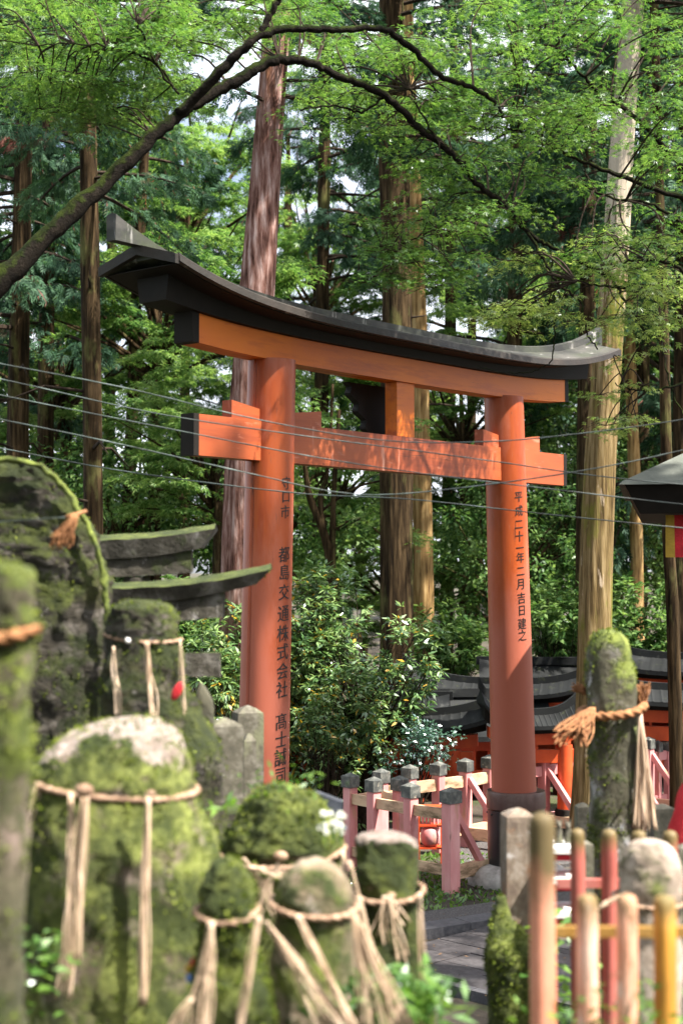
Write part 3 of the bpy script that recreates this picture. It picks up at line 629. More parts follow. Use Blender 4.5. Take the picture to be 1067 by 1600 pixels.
tall_tree('cedar_tree', 'distant reddish trunk right of the mossy yellowish tree', [(995, 990, 11), (994, 850, 10), (985, 600, 9), (975, 300, 8)], 30, m_barkT, 1, 8, .9, 20, seed=7)
tall_tree('cedar_tree', 'thin dark trunk in front of the black roofs by the right edge', [(1055, 1140, 11), (1050, 950, 10), (1043, 840, 9), (1036, 500, 8), (1030, 300, 7)], 18.6, m_barkD, 0, 9, .5, 16, seed=8)
tall_tree('cedar_tree', 'dark trunk near the left edge of the photo', [(28, 720, 17), (30, 560, 16), (36, 300, 14)], 27, m_barkD, 2, 7.4, .9, 20, seed=9, stubs=6)
tall_tree('cedar_tree', 'thin dark trunk between the slim cedar and the red-barked cedar', [(195, 900, 10), (205, 700, 10), (212, 500, 9), (220, 350, 8)], 31, m_barkD, 1, 8.4, 1, 21, seed=10, stubs=5)
tall_tree('cedar_tree', 'dark cedar at the upper right edge of the photo', [(1064, 700, 14), (1068, 400, 13), (1072, 100, 11)], 24, m_barkD, 2, 6.5, .9, 20, seed=12, stubs=5)

# far trees: light maples, broadleaf trees and cedars
def proto_crown(kind, seed, **k):
    me_, cs = crown_mesh(kind, seed, **k); me_.materials.append(m_maplef if kind == 'maple' else m_broad); return me_, cs
PM = [proto_crown('maple', 31 + i, r=3.0, h=4.6, n=75, per=310, leaf=.135) for i in range(2)]
PB = [proto_crown('broad', 41 + i, r=2.8, h=4.6, n=78, per=290, leaf=.15) for i in range(2)]
def branchy(cs, h0, seed):
    q = random.Random(seed); b = MB(); b.tube([(0, 0, -h0), (q.uniform(-.2, .2), q.uniform(-.2, .2), -h0*.4), (q.uniform(-.3, .3), q.uniform(-.3, .3), .6), (0, 0, 2.6)], [.17, .13, .11, .04], 8)
    for c in cs[::3]:
        c = Vector(c); s0 = Vector((0, 0, c.z * .35)); b.tube([s0, s0.lerp(c, .5) + Vector((q.uniform(-.2, .2), q.uniform(-.2, .2), .15)), c], [.06, .035, .012], 5, cap=False)
    me_ = bpy.data.meshes.new('trunk'); me_.from_pydata([tuple(p) for p in b.v], [], b.f); me_.materials.append(m_barkD); me_.polygons.foreach_set('use_smooth', [True]*len(me_.polygons)); return me_
TM = [branchy(PM[i][1], 6, 3+i) for i in range(2)]; TB = [branchy(PB[i][1], 6, 8+i) for i in range(2)]
def far_tree(name, label, px, py, Y, kind, v, sc, rot, group, x=None, z=None):
    c = at(px, py, Y) if x is None else Vector((x, Y, z)); g = gz(c.x, c.y)
    root = empty(name, (c.x, c.y, g), label=label, cat='tree', group=group)
    cr, tk = (PM[v][0], TM[v]) if kind == 'maple' else (PB[v][0], TB[v])
    o = bpy.data.objects.new('crown', cr); col.objects.link(o); o.parent = root; o.location = (0, 0, c.z - g); o.rotation_euler = (0, 0, rot); o.scale = (sc, sc, sc)
    hh = max(.5, c.z - g)
    t = bpy.data.objects.new('trunk', tk); col.objects.link(t); t.parent = root; t.location = (0, 0, c.z - g); t.rotation_euler = (0, 0, rot); t.scale = (sc, sc, max(sc*.4, hh/6)) if hh > 3 else (sc, sc, sc)
    return root
FT = [  # px, py of crown base, distance, kind, variant, scale
 (250, 640, 30, 'maple', 0, .95, 'light green maple behind the left end of the torii roof'),
 (330, 830, 26, 'maple', 1, .75, 'green maple seen between the small stone torii and the left pillar'),
 (90, 700, 34, 'maple', 1, 1.1, 'light maple behind the slim cedar at left'),
 (0, 860, 38, 'broad', 0, 1.2, 'dull green tree at the far left behind the stele'),
 (290, 480, 40, 'maple', 0, 1.2, 'high light maple above the left end of the torii roof'),
 (530, 840, 36, 'maple', 1, 1.0, 'pale green maple seen through the torii opening at left'),
 (560, 960, 44, 'maple', 1, .9, 'pale maple low in the torii opening'),
 (720, 760, 34, 'maple', 0, .9, 'bright maple seen through the torii opening right of the trunks'),
 (730, 930, 38, 'maple', 1, .9, 'green maple low behind the right half of the torii opening'),
 (870, 860, 36, 'broad', 1, 1.0, 'shaded tree between the right pillar and the mossy trunk'),
 (1010, 820, 40, 'broad', 0, 1.2, 'shaded tree behind the right roof eave'),
 (860, 620, 44, 'maple', 0, 1.0, 'maple above the right end of the tie beam'),
 (1060, 600, 34, 'maple', 1, 1.0, 'maple at the right edge above the roof eave'),
 (500, 560, 52, 'maple', 1, 1.3, 'far maple above the torii roof at centre left'),
 (740, 480, 52, 'maple', 0, 1.3, 'far maple above the torii roof at centre right'),
 (200, 960, 30, 'broad', 1, .9, 'bushy tree behind the two small stone torii'),
 (900, 960, 32, 'broad', 0, .8, 'low dark tree behind the black roofs'),
 (1040, 960, 34, 'broad', 1, .9, 'low tree behind the roofs at the right edge'),
 (430, 930, 30, 'broad', 0, .8, 'leafy tree behind the left pillar'),
 (790, 1000, 30, 'broad', 1, .7, 'undergrowth tree behind the right pillar'),
 (620, 1010, 34, 'maple', 0, .8, 'low maple behind the central shrub')]
for i, (px, py, Y, k, v, sc, lb) in enumerate(FT):
    far_tree('maple_tree' if k == 'maple' else 'broadleaf_tree', lb, px, py, Y, k, v, sc, i * 1.3, 'forest trees behind the torii')
FC = [(-60, 34, 6, 1.1, 'drooping cedar filling the upper left corner'), (70, 30, 7.5, 1.0, 'dark drooping cedar left of the slim trunk'), 
      (500, 34, 8.2, 1.0, 'cedar with low boughs above the torii roof'), (700, 40, 7.5, 1.2, 'dark cedar mass right of the central trunks'), (800, 31, 7.2, 1.0, 'dark bluish cedar behind the right half of the torii roof'),
      (860, 38, 3.5, 1.1, 'dark cedar right of the right pillar'), (1000, 33, 4.5, 1.1, 'cedar filling the background behind the mossy yellowish tree'), (1150, 30, 5, 1.1, 'cedar beyond the right edge of the photo'), (170, 44, 3.5, 1.2, 'far cedar low in the left background')]
for i, (px, Y, cz, sc, lb) in enumerate(FC):
    tall_tree('cedar_tree', lb, [(px, 800, 17 * 24 / Y), (px + 6, 300, 14 * 24 / Y)], Y, m_barkD, i % 3, cz, sc, 21, group='far cedars behind the torii', n=16, seed=30 + i, stubs=0)
for i in (0, 2, 4, 6, 8, 9, 10):
    px = 30 + i * 104; pos_ = 'left edge, left edge, left third, left third, left pillar, torii opening, torii opening, right pillar, right third, right edge, right edge'.split(', ')[i]
    tall_tree('cedar_tree', 'very distant cedar %s, deep in the woods behind the %s' % (('%d' % 0 if False else ('nearer', 'farther')[i % 2]), pos_ + ' of the photo' if ('edge' in pos_ or 'third' in pos_) else pos_), [(px, 800, 8), (px + 4, 300, 6)], 52 + (i*7) % 13, m_barkD, i % 3, 1.5 + (i*5) % 4, 1.35, 19, group='distant cedars deep in the woods', n=10, seed=60 + i)
# unseen trees added off-frame so that their crowns shade the shrine
OF = [((7.6, 9.2), 6.5, .95, 20, 'unseen tall cedar added beyond the right edge to shade the torii'), ((7.5, -6), 6.2, .9, 18, 'unseen cedar added for shade right of the graves'),
      ((12.5, 15.5), 6.5, .9, 20, 'unseen cedar added for shade far right of the pavilion'), ((4.5, -3.0), 6.0, 1.0, 19, 'unseen cedar added for shade behind the camera to the right'), ((10.5, 5.0), 7.0, 1.0, 21, 'second unseen cedar added for shade far right of the graves')]
for i, ((x, y), cz, sc, top, lb) in enumerate(OF):
    Yy = max(.5, y); root = empty('cedar_tree', (x, y, gz(x, y)), label=lb, cat='tree', group='unseen cedars added for shade')
    g = gz(x, y); trunk_mb([(x, y, g-.1), (x+.1, y, g+8), (x+.2, y, top)], [.28, .22, .06], 16, .06, i).build('trunk', m_barkD, root, smooth=True)
    me_ = CED[i % 3][0]; o = bpy.data.objects.new('crown', me_); col.objects.link(o); o.parent = root; o.location = (.1, 0, cz); o.scale = (sc, sc, sc * (top - cz) / 13); o.rotation_euler = (0, 0, i * 1.1)

for i, (x, y, z, sc, k) in enumerate(((-8, 5, 3.4, 1.1, 'broad'), (-7.5, -2.5, 3.2, 1.1, 'broad'), (-1.5, -8, 3.2, 1.2, 'broad'), (5, -8.5, 3.5, 1.2, 'broad'), (-11, 11, 3.5, 1.2, 'maple'), (13, -1, 3.5, 1.2, 'broad'), (-5, 1.5, 8.0, 1.0, 'maple'), (6.5, -10, 5, .9, 'broad'), (-8, 16.5, 6, 1.1, 'maple'), (-5.2, -2.0, 2.4, .9, 'broad'), (4.4, -3.6, 2.4, .9, 'broad'), (-.6, -5.2, 2.2, 1.0, 'broad'), (-6.2, 4.2, 1.6, .9, 'broad'))):  # unseen leafy trees, added to dim the sky light on front faces
    pl_ = ('left of the graves', 'behind the photographer to the left', 'straight behind the photographer', 'behind the photographer to the right', 'far to the left of the torii', 'far to the right of the photographer', 'overhead to the left of the photographer', 'far behind the photographer on the right', 'left of the torii beyond the frame', 'low and close behind the photographer on the left', 'low and close behind the photographer on the right', 'low and close straight behind the photographer', 'low beside the graves on the far left')[i]
    far_tree('broadleaf_tree' if k == 'broad' else 'maple_tree', 'unseen leafy tree added to cut sky light, ' + pl_, 0, 0, y, k, i % 2, sc, i*.9, 'unseen leafy trees added to cut sky light', x=x, z=z)
# ------------------------------------------------------------------ maple limb over the scene
def smooth_path(pts, k=6):
    P = [Vector(p) for p in pts]; out = []
    for i in range(len(P)-1):
        p0 = P[max(i-1, 0)]; p1 = P[i]; p2 = P[i+1]; p3 = P[min(i+2, len(P)-1)]
        for j in range(k):
            t = j/k; out.append(.5*((2*p1) + (p2-p0)*t + (2*p0-5*p1+4*p2-p3)*t*t + (3*p1-p0-3*p2+p3)*t**3))
    out.append(P[-1]); return out
def limb_path(b, pts, k=6, n=10, wob=.0):
    """pts: (px,py,Y,half width px)"""
    P = smooth_path([at(p[0], p[1], p[2]) for p in pts], k); rr = []
    for i in range(len(pts)-1):
        for j in range(k): rr.append((pts[i][3] + (pts[i+1][3]-pts[i][3])*j/k) / F_PX * pts[i][2])
    rr.append(pts[-1][3] / F_PX * pts[-1][2])
    q = random.Random(int(pts[0][0])); P = [p + Vector((q.uniform(-1, 1), q.uniform(-1, 1), q.uniform(-1, 1))) * wob for p in P]
    rr = [r_ * (1 + .16 * mnoise.noise(p * 3.1) + .07 * mnoise.noise(p * 11)) for r_, p in zip(rr, P)]
    b.tube(P, rr, n); return P
def make_maple(name, label, base, limbs, regions, leafm, seed, per, leaf, tw=True):
    """a maple whose trunk stands at base; limbs drawn as pixel paths at real distances; leafy sprays hung from twigs"""
    global rng
    root = empty(name, base, label=label, cat='tree')
    b = MB(); allp = []
    for i, l in enumerate(limbs):
        P = limb_path(b, l, 9, 14 if l[0][3] > 8 else 7, .012); allp += P if l[0][3] > 1.85 else []
    st = limbs[0][0]; s0 = at(st[0], st[1], st[2]); bv = Vector(base); r0 = st[3] / F_PX * st[2]
    b2 = MB(); b2.tube(smooth_path([bv - Vector((0, 0, .2)), bv.lerp(s0, .35) + Vector((0, 0, .9)), bv.lerp(s0, .75) + Vector((0, 0, .5)), s0], 6), [r0*1.9 - r0*.9*i/18 for i in range(19)], 16)
    b2.build('trunk', m_limb, root, smooth=True); b.build('limbs', m_limb, root, smooth=True)
    rng = np.random.default_rng(seed); q = random.Random(seed); cs = []; rs = []; tb = MB()
    for (x0, y0, x1, y1, Y0, Y1, cnt, rad) in regions:
        for _ in range(cnt):
            c = at(q.uniform(x0, x1), q.uniform(y0, y1), q.uniform(Y0, Y1)); r = rad * q.uniform(.6, 1.25); cs.append(tuple(c)); rs.append(r)
            near = min(allp, key=lambda p: (p - c).length + max(0, p.z - c.z) * .2)
            if (near - c).length < 1.3:
                mid = near.lerp(c, .5) + Vector((q.uniform(-.1, .1), q.uniform(-.1, .1), q.uniform(0, .18))); l = (near-c).length
                tb.tube(smooth_path([near, mid, c], 4), [max(.003, .010*min(1, l)*(1-i/10)) + .002 for i in range(9)], 5, cap=False)
            for _k in range(5):
                a = q.uniform(0, 6.28); e = c + Vector((math.cos(a)*r*.8, math.sin(a)*r*.8, -.12*r))
                tb.tube([c, c.lerp(e, .5) + Vector((0, 0, .03)), e], [.0035, .0028, .0015], 4, cap=False)
    tb.build('twigs', m_twig, root)
    me_ = leafmesh('crown', *sprays(cs, rs, per, leaf, .16, .42), T_MAPLE)
    me_.transform(Matrix.Translation(-Vector(base))); link('crown', me_, leafm, root)
    return root
L1 = [(-90, 510, 11.5, 25), (0, 440, 11.6, 20), (100, 345, 11.8, 14.5), (200, 252, 12, 12), (268, 188, 12.1, 10.5), (310, 160, 12.2, 9), (370, 125, 12.3, 10), (425, 96, 12.4, 9), (480, 98, 12.5, 7), (533, 120, 12.6, 6.5), (608, 155, 12.8, 6.5), (653, 200, 13, 6), (708, 240, 13.1, 5.5),
      (743, 285, 13.2, 5), (783, 315, 13.3, 4.5), (823, 360, 13.4, 4), (858, 385, 13.4, 3.5), (908, 410, 13.5, 3), (970, 440, 13.6, 2.5), (1067, 465, 13.8, 2)]
L2 = [(280, 178, 12.1, 9), (350, 106, 12.0, 8), (405, 57, 12, 6.5), (470, 45, 12.1, 6), (533, 46, 12.2, 5.5), (598, 45, 12.4, 5.5), (643, 75, 12.6, 5), (683, 115, 12.7, 4.5), (733, 135, 12.8, 4), (773, 160, 12.9, 3.2), (785, 182, 12.9, 2)]
L3 = [(405, 57, 12, 5), (420, 25, 12, 5), (440, -10, 12, 4)]
L4 = [(280, 148, 12.1, 2.2), (250, 110, 12, 2), (215, 40, 11.9, 1.5)]
L5 = [(275, 140, 12.1, 2), (230, 90, 12, 1.6), (150, 70, 11.8, 1.4), (60, 70, 11.6, 1)]
L6 = [(823, 360, 13.4, 2.8), (850, 410, 13.3, 2.4), (873, 445, 13.2, 2.2), (905, 470, 13.2, 2), (915, 515, 13.1, 1.6), (933, 545, 13.1, 1.2)]
L7 = [(958, 440, 13.6, 2.4), (983, 482, 13.5, 2.2), (1010, 520, 13.4, 2), (1033, 535, 13.4, 1.7), (1045, 600, 13.3, 1.4), (1075, 665, 13.2, 1)]
L8 = [(860, 390, 13.4, 1.8), (862, 440, 13.3, 1.5), (866, 520, 13.2, 1.3), (862, 560, 13.1, 1.1), (835, 580, 13.1, .9), (780, 582, 13.1, .7), (745, 572, 13.1, .4)]
L9 = [(600, 150, 12.8, 2.2), (565, 175, 12.7, 2), (520, 165, 12.6, 1.6), (470, 172, 12.5, 1.2)]
L10 = [(708, 240, 13.1, 2), (680, 215, 13, 1.8), (655, 170, 13, 1.5), (640, 140, 13, 1)]
L11 = [(790, 320, 13.3, 2.6), (750, 335, 13.2, 2.2), (700, 352, 13.2, 1.8), (650, 372, 13.1, 1.4), (600, 395, 13, 1)]
RA = [(-20, -20, 250, 120, 11.6, 13.4, 34, .46), (40, 50, 300, 195, 12.3, 14, 38, .42), (200, -20, 520, 70, 12.6, 14, 28, .40), (380, 110, 560, 220, 12.9, 13.8, 6, .34), (500, 0, 800, 200, 12.9, 14.5, 38, .40),
      (20, 90, 200, 180, 12, 13, 9, .36), (640, 140, 860, 330, 12.9, 14.2, 30, .40), (555, 325, 745, 460, 12.8, 13.6, 30, .34), (570, 180, 640, 270, 12.8, 13.6, 6, .3)]
make_maple('maple_tree', 'mossy-limbed maple arching from the left over the torii roof', (-4.9, 10.6, 0), [L1, L2, L3, L4, L5, L6, L7, L8, L9, L10, L11], RA, m_maple, 61, 900, .043)
M1 = [(1180, 330, 14.5, 8), (1120, 320, 14.4, 6), (1067, 310, 14.3, 5), (1008, 290, 14.2, 4), (933, 262, 14, 3.2), (873, 235, 13.9, 2.6), (833, 210, 13.8, 2), (790, 200, 13.7, 1)]
M2 = [(1120, 320, 14.4, 5), (1000, 190, 14.3, 3.5), (933, 140, 14.2, 2.8), (893, 100, 14.1, 2.4), (853, 70, 14, 2), (760, 90, 14, 1.4)]
M3 = [(1130, 420, 14.4, 4), (1040, 330, 14.2, 2.6), (960, 310, 14, 2), (910, 290, 14, 1)]
RB = [(780, -20, 960, 150, 13, 15, 24, .44), (1010, -20, 1090, 150, 13, 15, 10, .4), (830, 140, 1080, 300, 13, 15, 30, .42), (860, 300, 1080, 400, 13, 15, 10, .36)]
make_maple('maple_tree', 'leafy maple reaching in from the upper right corner', (4.9, 15.2, 0), [M1, M2, M3], RB, m_maple, 62, 800, .043)
N1 = [(1170, 500, 13.2, 6), (1100, 480, 13, 4), (1040, 460, 12.9, 3), (960, 450, 12.8, 2), (900, 440, 12.7, 1)]
N2 = [(1100, 480, 13, 4), (1060, 420, 12.9, 3), (1000, 405, 12.8, 2), (950, 420, 12.7, 1)]
N3 = [(1140, 560, 13, 3), (1060, 600, 12.9, 2), (1000, 610, 12.8, 1.4), (960, 600, 12.7, .8)]
RC = [(760, 380, 960, 500, 12.6, 13.6, 13, .34), (900, 370, 1080, 520, 12.3, 13.6, 24, .36), (930, 520, 1080, 660, 12.4, 13.4, 8, .26), (760, 470, 860, 520, 13, 13.5, 5, .25), (920, 600, 990, 700, 12.8, 13.3, 3, .2)]
make_maple('maple_tree', 'bright yellow-green maple branches hanging over the right end of the torii roof', (5.2, 12.6, 0), [N1, N2, N3], RC, m_maple2, 63, 760, .043)

# dark many-stemmed tree seen in the opening
b = MB(); st = empty('broadleaf_tree', at(505, 1060, 25), label='dark forked tree seen through the torii opening above the shrub', cat='tree'); st.location.z = 0
for l in ([(515, 1080, 25, 9), (518, 900, 25, 8), (505, 830, 25, 7), (485, 780, 25, 5), (478, 740, 25, 4), (470, 640, 25, 3)], [(518, 900, 25, 6), (520, 820, 25, 5), (522, 760, 25, 4), (530, 640, 25, 3)], [(512, 860, 25, 5), (500, 780, 25, 4), (512, 735, 25, 3), (520, 600, 25, 2)],
          [(470, 920, 25, 4), (450, 880, 25, 3.5), (430, 840, 25, 3), (400, 800, 25, 2)], [(515, 930, 25, 5), (470, 925, 25, 4)], [(520, 830, 25, 2.5), (560, 810, 25, 2), (600, 840, 25, 1.2)], [(500, 800, 25, 2.5), (560, 760, 25, 2), (640, 745, 25, 1)]):
    limb_path(b, l, 5, 8)
b.build('trunk', m_barkD, st, smooth=True)
rng = np.random.default_rng(77); cs = [tuple(at(R.uniform(380, 640), R.uniform(590, 900), R.uniform(24, 27))) for _ in range(26)]
me_ = leafmesh('crown', *sprays(cs, [R.uniform(.35, .8) for _ in cs], 260, .09), T_MAPLE); me_.transform(Matrix.Translation(-st.location)); link('crown', me_, m_maplef, st)

# ------------------------------------------------------------------ shrubs
def shrub(name, label, px0, px1, py0, py1, Y, depth, nst, per, leaf, T, m_, seed, z0=0, droop=.9):
    """shrub with arching shoots ending in whorls of leaves"""
    global rng
    rng = np.random.default_rng(seed); q = random.Random(seed); a = at((px0+px1)/2, py1, Y); root = empty(name, (a.x, a.y, z0), label=label, cat='shrub')
    tl_ = at(px0, py0, Y); br_ = at(px1, py1, Y); rx = (br_.x - tl_.x)/2; cz = (tl_.z + br_.z)/2; rz = (tl_.z - br_.z)/2
    b = MB(); P = []; D = []; N = []; Z = []
    lobes = [np.array([q.gauss(0, .62), q.gauss(0, .5), q.uniform(-.8, .78)]) for _ in range(13)]
    for i in range(nst):
        d = np.array([q.gauss(0, 1), q.gauss(0, 1), q.gauss(.1, 1)]); d /= np.linalg.norm(d); r = q.uniform(.35, 1)**.45 * (1 + .12 * math.sin(d[0]*7 + d[2]*5))
        lb_ = lobes[i % 13]; lb_ = lb_ / max(1, np.linalg.norm(lb_) * 1.25); lr = .46; e = np.array([a.x + (lb_[0] + d[0]*lr*r)*rx, a.y + (lb_[1] + d[1]*lr*r)*depth, cz + (lb_[2] + d[2]*lr*r)*rz]); e[2] = max(e[2], z0 + .1)
        s_ = np.array([a.x + d[0]*rx*.2, a.y + d[1]*depth*.2, z0 + (e[2]-z0)*.35])
        if i % 2 == 0: b.tube(smooth_path([Vector((a.x + d[0]*.1, a.y + d[1]*.1, z0)), Vector(s_), Vector(e)], 3), [.022, .019, .015, .012, .009, .006, .004], 5, cap=False)
        for w_ in range(3):
            c = e + rng.normal(0, .08, 3); m = per; an = rng.uniform(0, 2*np.pi, m)
            o = np.stack([np.cos(an), np.sin(an), rng.uniform(-droop, .5, m)], 1) + d[None]*.5
            P.append(c + o * .02); D.append(o); N.append(np.tile([0, -.1, 1.], (m, 1)) + rng.normal(0, .35, (m, 3))); Z.append(leaf * rng.uniform(.6, 1.2, m))
    b.build('stems', m_twig, root)
    me_ = leafmesh('foliage', np.concatenate(P), np.concatenate(D), np.concatenate(N), np.concatenate(Z), T); me_.transform(Matrix.Translation(-root.location)); link('foliage', me_, m_, root)
    return root
shrub('evergreen_shrub', 'big glossy evergreen shrub with drooping leaves between the torii pillars', 445, 665, 890, 1240, 18.9, .75, 640, 9, .105, T_LANCE, m_shrub, 81)
shrub('evergreen_shrub', 'glossy evergreen shrub behind the foot of the left pillar', 325, 490, 960, 1240, 18.9, .6, 240, 9, .12, T_LANCE, m_shrub, 82)
shrub('evergreen_shrub', 'small glossy shrub poking over the stone torii left of the left pillar', 285, 400, 950, 1190, 18.5, .5, 140, 9, .115, T_LANCE, m_shrub, 83)
shrub('camellia_bush', 'dark blue-green bush with small shiny leaves in front of the orange shrine', 585, 705, 1120, 1205, 18.3, .35, 85, 9, .055, T_LEAF, m_camel, 84)
shrub('camellia_bush', 'dark leafy bush at the foot of the evergreen shrub beside the fence', 470, 560, 1090, 1225, 18.2, .4, 110, 9, .075, T_LANCE, m_shrub, 85)
for i, (px, py, Y, wd, lb) in enumerate(((90, 960, 24, 200, 'low shrub far left behind the stele'), (270, 1010, 23, 160, 'low shrub behind the stone torii tips'), (700, 1040, 27, 130, 'low shrub between the trunks and the roofs'), (870, 1010, 25, 150, 'low shrub behind the roof right of the right pillar'), (1010, 990, 27, 160, 'low shrub above the roofs at right'))):
    shrub('forest_shrub', lb, px - wd/2, px + wd/2, py - 90, py + 60, Y, 1.0, 160, 9, .14, T_LEAF, m_broad, 90 + i)

# ------------------------------------------------------------------ orange shrine torii with black roofs
def small_torii(name, label, c, ang, W_, H_, k=1.0, mats=(m_red, m_rooftop, m_black), roofw=.34, ink=None, cat='torii gate', stone=False, group=None, up=.16):
    root = empty(name, c, ang, label=label, cat=cat, group=group); hw = W_/2
    for sg in (-1, 1):
        b = MB(); b.lathe([(.10*k, -.3), (.10*k, 0), (.085*k, H_)], (sg*hw, 0, 0), 24); pl = b.build('pillar', mats[0], root, smooth=35, local=True)
        if not stone: b = MB(); b.lathe([(.125*k, -.05), (.125*k, .28*k), (.115*k, .30*k)], (sg*hw, 0, 0), 24); b.build('sleeve', mats[2], pl, smooth=35, local=True)
    U = hw * 1.62; c4 = lambda u, a: a * (abs(u)/U)**3.2
    def sw(nm, sec, u, mt, p): 
        rib = nm == 'roof'; N_ = 121 if rib else 30
        b = MB(); b.sweep([[Vector((x, -o, h + (.007 if rib and i_ % 6 == 0 and j_ > 1 else 0))) for j_, (o, h) in enumerate(sec(x))] for i_, x in enumerate(np.linspace(-u, u, N_))]); return b.build(nm, mt, p, smooth=30, local=True)
    e = k * .001
    sw('tie_beam', lambda x: [(-.04*k, H_*.80), (.04*k, H_*.80), (.04*k, H_*.80 + .15*k), (-.04*k, H_*.80 + .15*k)], hw*1.32, mats[0], root)
    sw('lower_lintel', lambda x: [(-.065*k, H_ + e + c4(x, up*.5)), (.065*k, H_ + e + c4(x, up*.5)), (.065*k, H_ + .13*k + c4(x, up*.5)), (-.065*k, H_ + .13*k + c4(x, up*.5))], hw*1.40, mats[0], root)
    rw = roofw * k * .5
    if stone:
        sw('upper_lintel', lambda x: [(-.085*k, H_ + .132*k + c4(x, up*.7)), (.085*k, H_ + .132*k + c4(x, up*.7)), (.105*k, H_ + .27*k + c4(x, up)), (0, H_ + .31*k + c4(x, up)), (-.105*k, H_ + .27*k + c4(x, up))], U, mats[1], root)
    else:
        sw('upper_lintel', lambda x: [(-.10*k, H_ + .132*k + c4(x, up*.7)), (.10*k, H_ + .132*k + c4(x, up*.7)), (.11*k, H_ + .20*k + c4(x, up)), (-.11*k, H_ + .20*k + c4(x, up))], U*.95, mats[2], root)
        r_ = sw('roof', lambda x: [(-rw, H_ + .19*k + c4(x, up)), (rw, H_ + .19*k + c4(x, up)), (rw, H_ + .235*k + c4(x, up)), (0, H_ + .36*k + c4(x, up)), (-rw, H_ + .235*k + c4(x, up))], U, mats[1], root)
        sw('ridge_board', lambda x: [(-.035*k, H_ + .34*k + c4(x, up)), (.035*k, H_ + .34*k + c4(x, up)), (.035*k, H_ + .42*k + c4(x, up*1.15)), (-.035*k, H_ + .42*k + c4(x, up*1.15))], U*1.04, mats[1], r_)
    b = MB(); b.box(-.05*k, .05*k, -.035*k, .035*k, H_*.80 + .151*k, H_ + .002); b.build('strut', mats[0], root, local=True)
    if ink:
        b = MB()
        for sg, txt in ink:
            for i, ch in enumerate(txt):
                V, Fc = glyph(ch); s = .14*k
                b.add([(sg*hw + (v.x-.5)*s, -.105*k - .006, H_*.62 - i*s*1.15 + (v.y-.38)*s) for v in V], Fc)
        b.build('inscription', m_ink, root, local=True)
    return root
def tz(px, py, Y): return at(px, py, Y)
# ang of the row close to the big torii's direction
c = at(610, 1100, 19.3); small_torii('torii_gate', 'small orange torii with black sheet roof half hidden behind the evergreen shrub', (c.x, c.y, 0), -.12, 1.55, 1.00, 1.2, roofw=.62, group='small orange torii behind the fence', up=.16)
c = at(785, 1100, 22.6); small_torii('torii_gate', 'orange torii with highest black roof sweeping left towards the tan trunk', (c.x, c.y, 0), -.22, 1.75, 1.14, 1.25, roofw=.6, group='small orange torii behind the fence', up=.26)
c = at(832, 1100, 18.9); small_torii('torii_gate', 'orange torii with sharply upswept black roof tip beside the mossy trunk', (c.x, c.y, 0), .1, .80, 1.10, 1.05, roofw=.5, group='small orange torii behind the fence', up=.30)
c = at(1075, 1100, 20.6); small_torii('torii_gate', 'orange torii behind the rope-tied standing stone near the right edge', (c.x, c.y, 0), -.15, 1.5, 1.20, 1.25, roofw=.6, group='small orange torii behind the fence', up=.2)
c = at(1090, 1100, 23.0); small_torii('torii_gate', 'orange torii with high dark roof at the right edge above the others', (c.x, c.y, 0), -.28, 2.0, 1.42, 1.4, roofw=.8, group='small orange torii behind the fence', up=.3)
# little shrine building between them: walls, roof, dark opening
def hall(label, c, ang, w_, d_, h_):
    root = empty('shrine_hall', c, ang, label=label, cat='shrine')
    b = MB()
    for sx in (-1, 1):
        for sy in (-1, 1): 
            b = MB(); b.box(sx*w_/2-.06, sx*w_/2+.06, sy*d_/2-.06, sy*d_/2+.06, -.05, h_); b.build('post', m_red, root, local=True)
    b = MB(); b.box(-w_/2+.061, w_/2-.061, d_/2-.03, d_/2+.03, .0, h_); b.box(-w_/2-.03, -w_/2+.03, -d_/2+.061, d_/2-.061, 0, h_); b.box(w_/2-.03, w_/2+.03, -d_/2+.061, d_/2-.061, 0, h_)
    b.build('wall', m_red, root, local=True)
    b = MB(); b.box(-w_/2+.061, w_/2-.061, -d_/2-.04, -d_/2+.04, h_-.16, h_-.002); b.box(-w_/2+.061, w_/2-.061, -d_/2-.04, -d_/2+.04, .3, .42); b.build('beam', m_red, root, local=True)
    b = MB()
    for i in range(7): x = -w_/2 + .061 + (w_-.122)*(i+.5)/7; b.box(x-.02, x+.02, -d_/2-.02, -d_/2+.02, .421, h_-.161)
    b.build('lattice', m_red, root, local=True)
    b = MB(); sec = []
    for x in np.linspace(-w_*.72, w_*.72, 20):
        up = .14 * (abs(x)/(w_*.72))**3; sec.append([Vector((x, -d_*.85, h_+.0+up)), Vector((x, -d_*.85, h_+.07+up)), Vector((x, -d_*.35, h_+.26+up)), Vector((x, 0, h_+.55+up)), Vector((x, d_*.35, h_+.26+up)), Vector((x, d_*.85, h_+.07+up)), Vector((x, d_*.85, h_+.0+up))][::-1])
    b.sweep(sec); r_ = b.build('roof', m_rooftop, root, smooth=30, local=True)
    b = MB(); b.box(-w_*.74, w_*.74, -.06, .06, h_+.56, h_+.68); b.build('ridge_board', m_rooftop, r_, local=True)
    return root
c = at(520, 1120, 21.0); hall('orange shrine hall with dark sheet roof glimpsed through the evergreen shrub', (c.x, c.y, 0), -.1, 2.2, 1.2, .92)
c = at(735, 1120, 21.5); hall('red shrine hall with lattice front glimpsed beyond the fence left of the right pillar', (c.x, c.y + .8, 0), .15, 1.6, 1.0, .85)
c = at(960, 1120, 22.8); hall('dark-roofed shrine hall behind the mossy trunk and the standing stone', (c.x, c.y + 1.3, 0), -.1, 2.6, 1.3, 1.2)

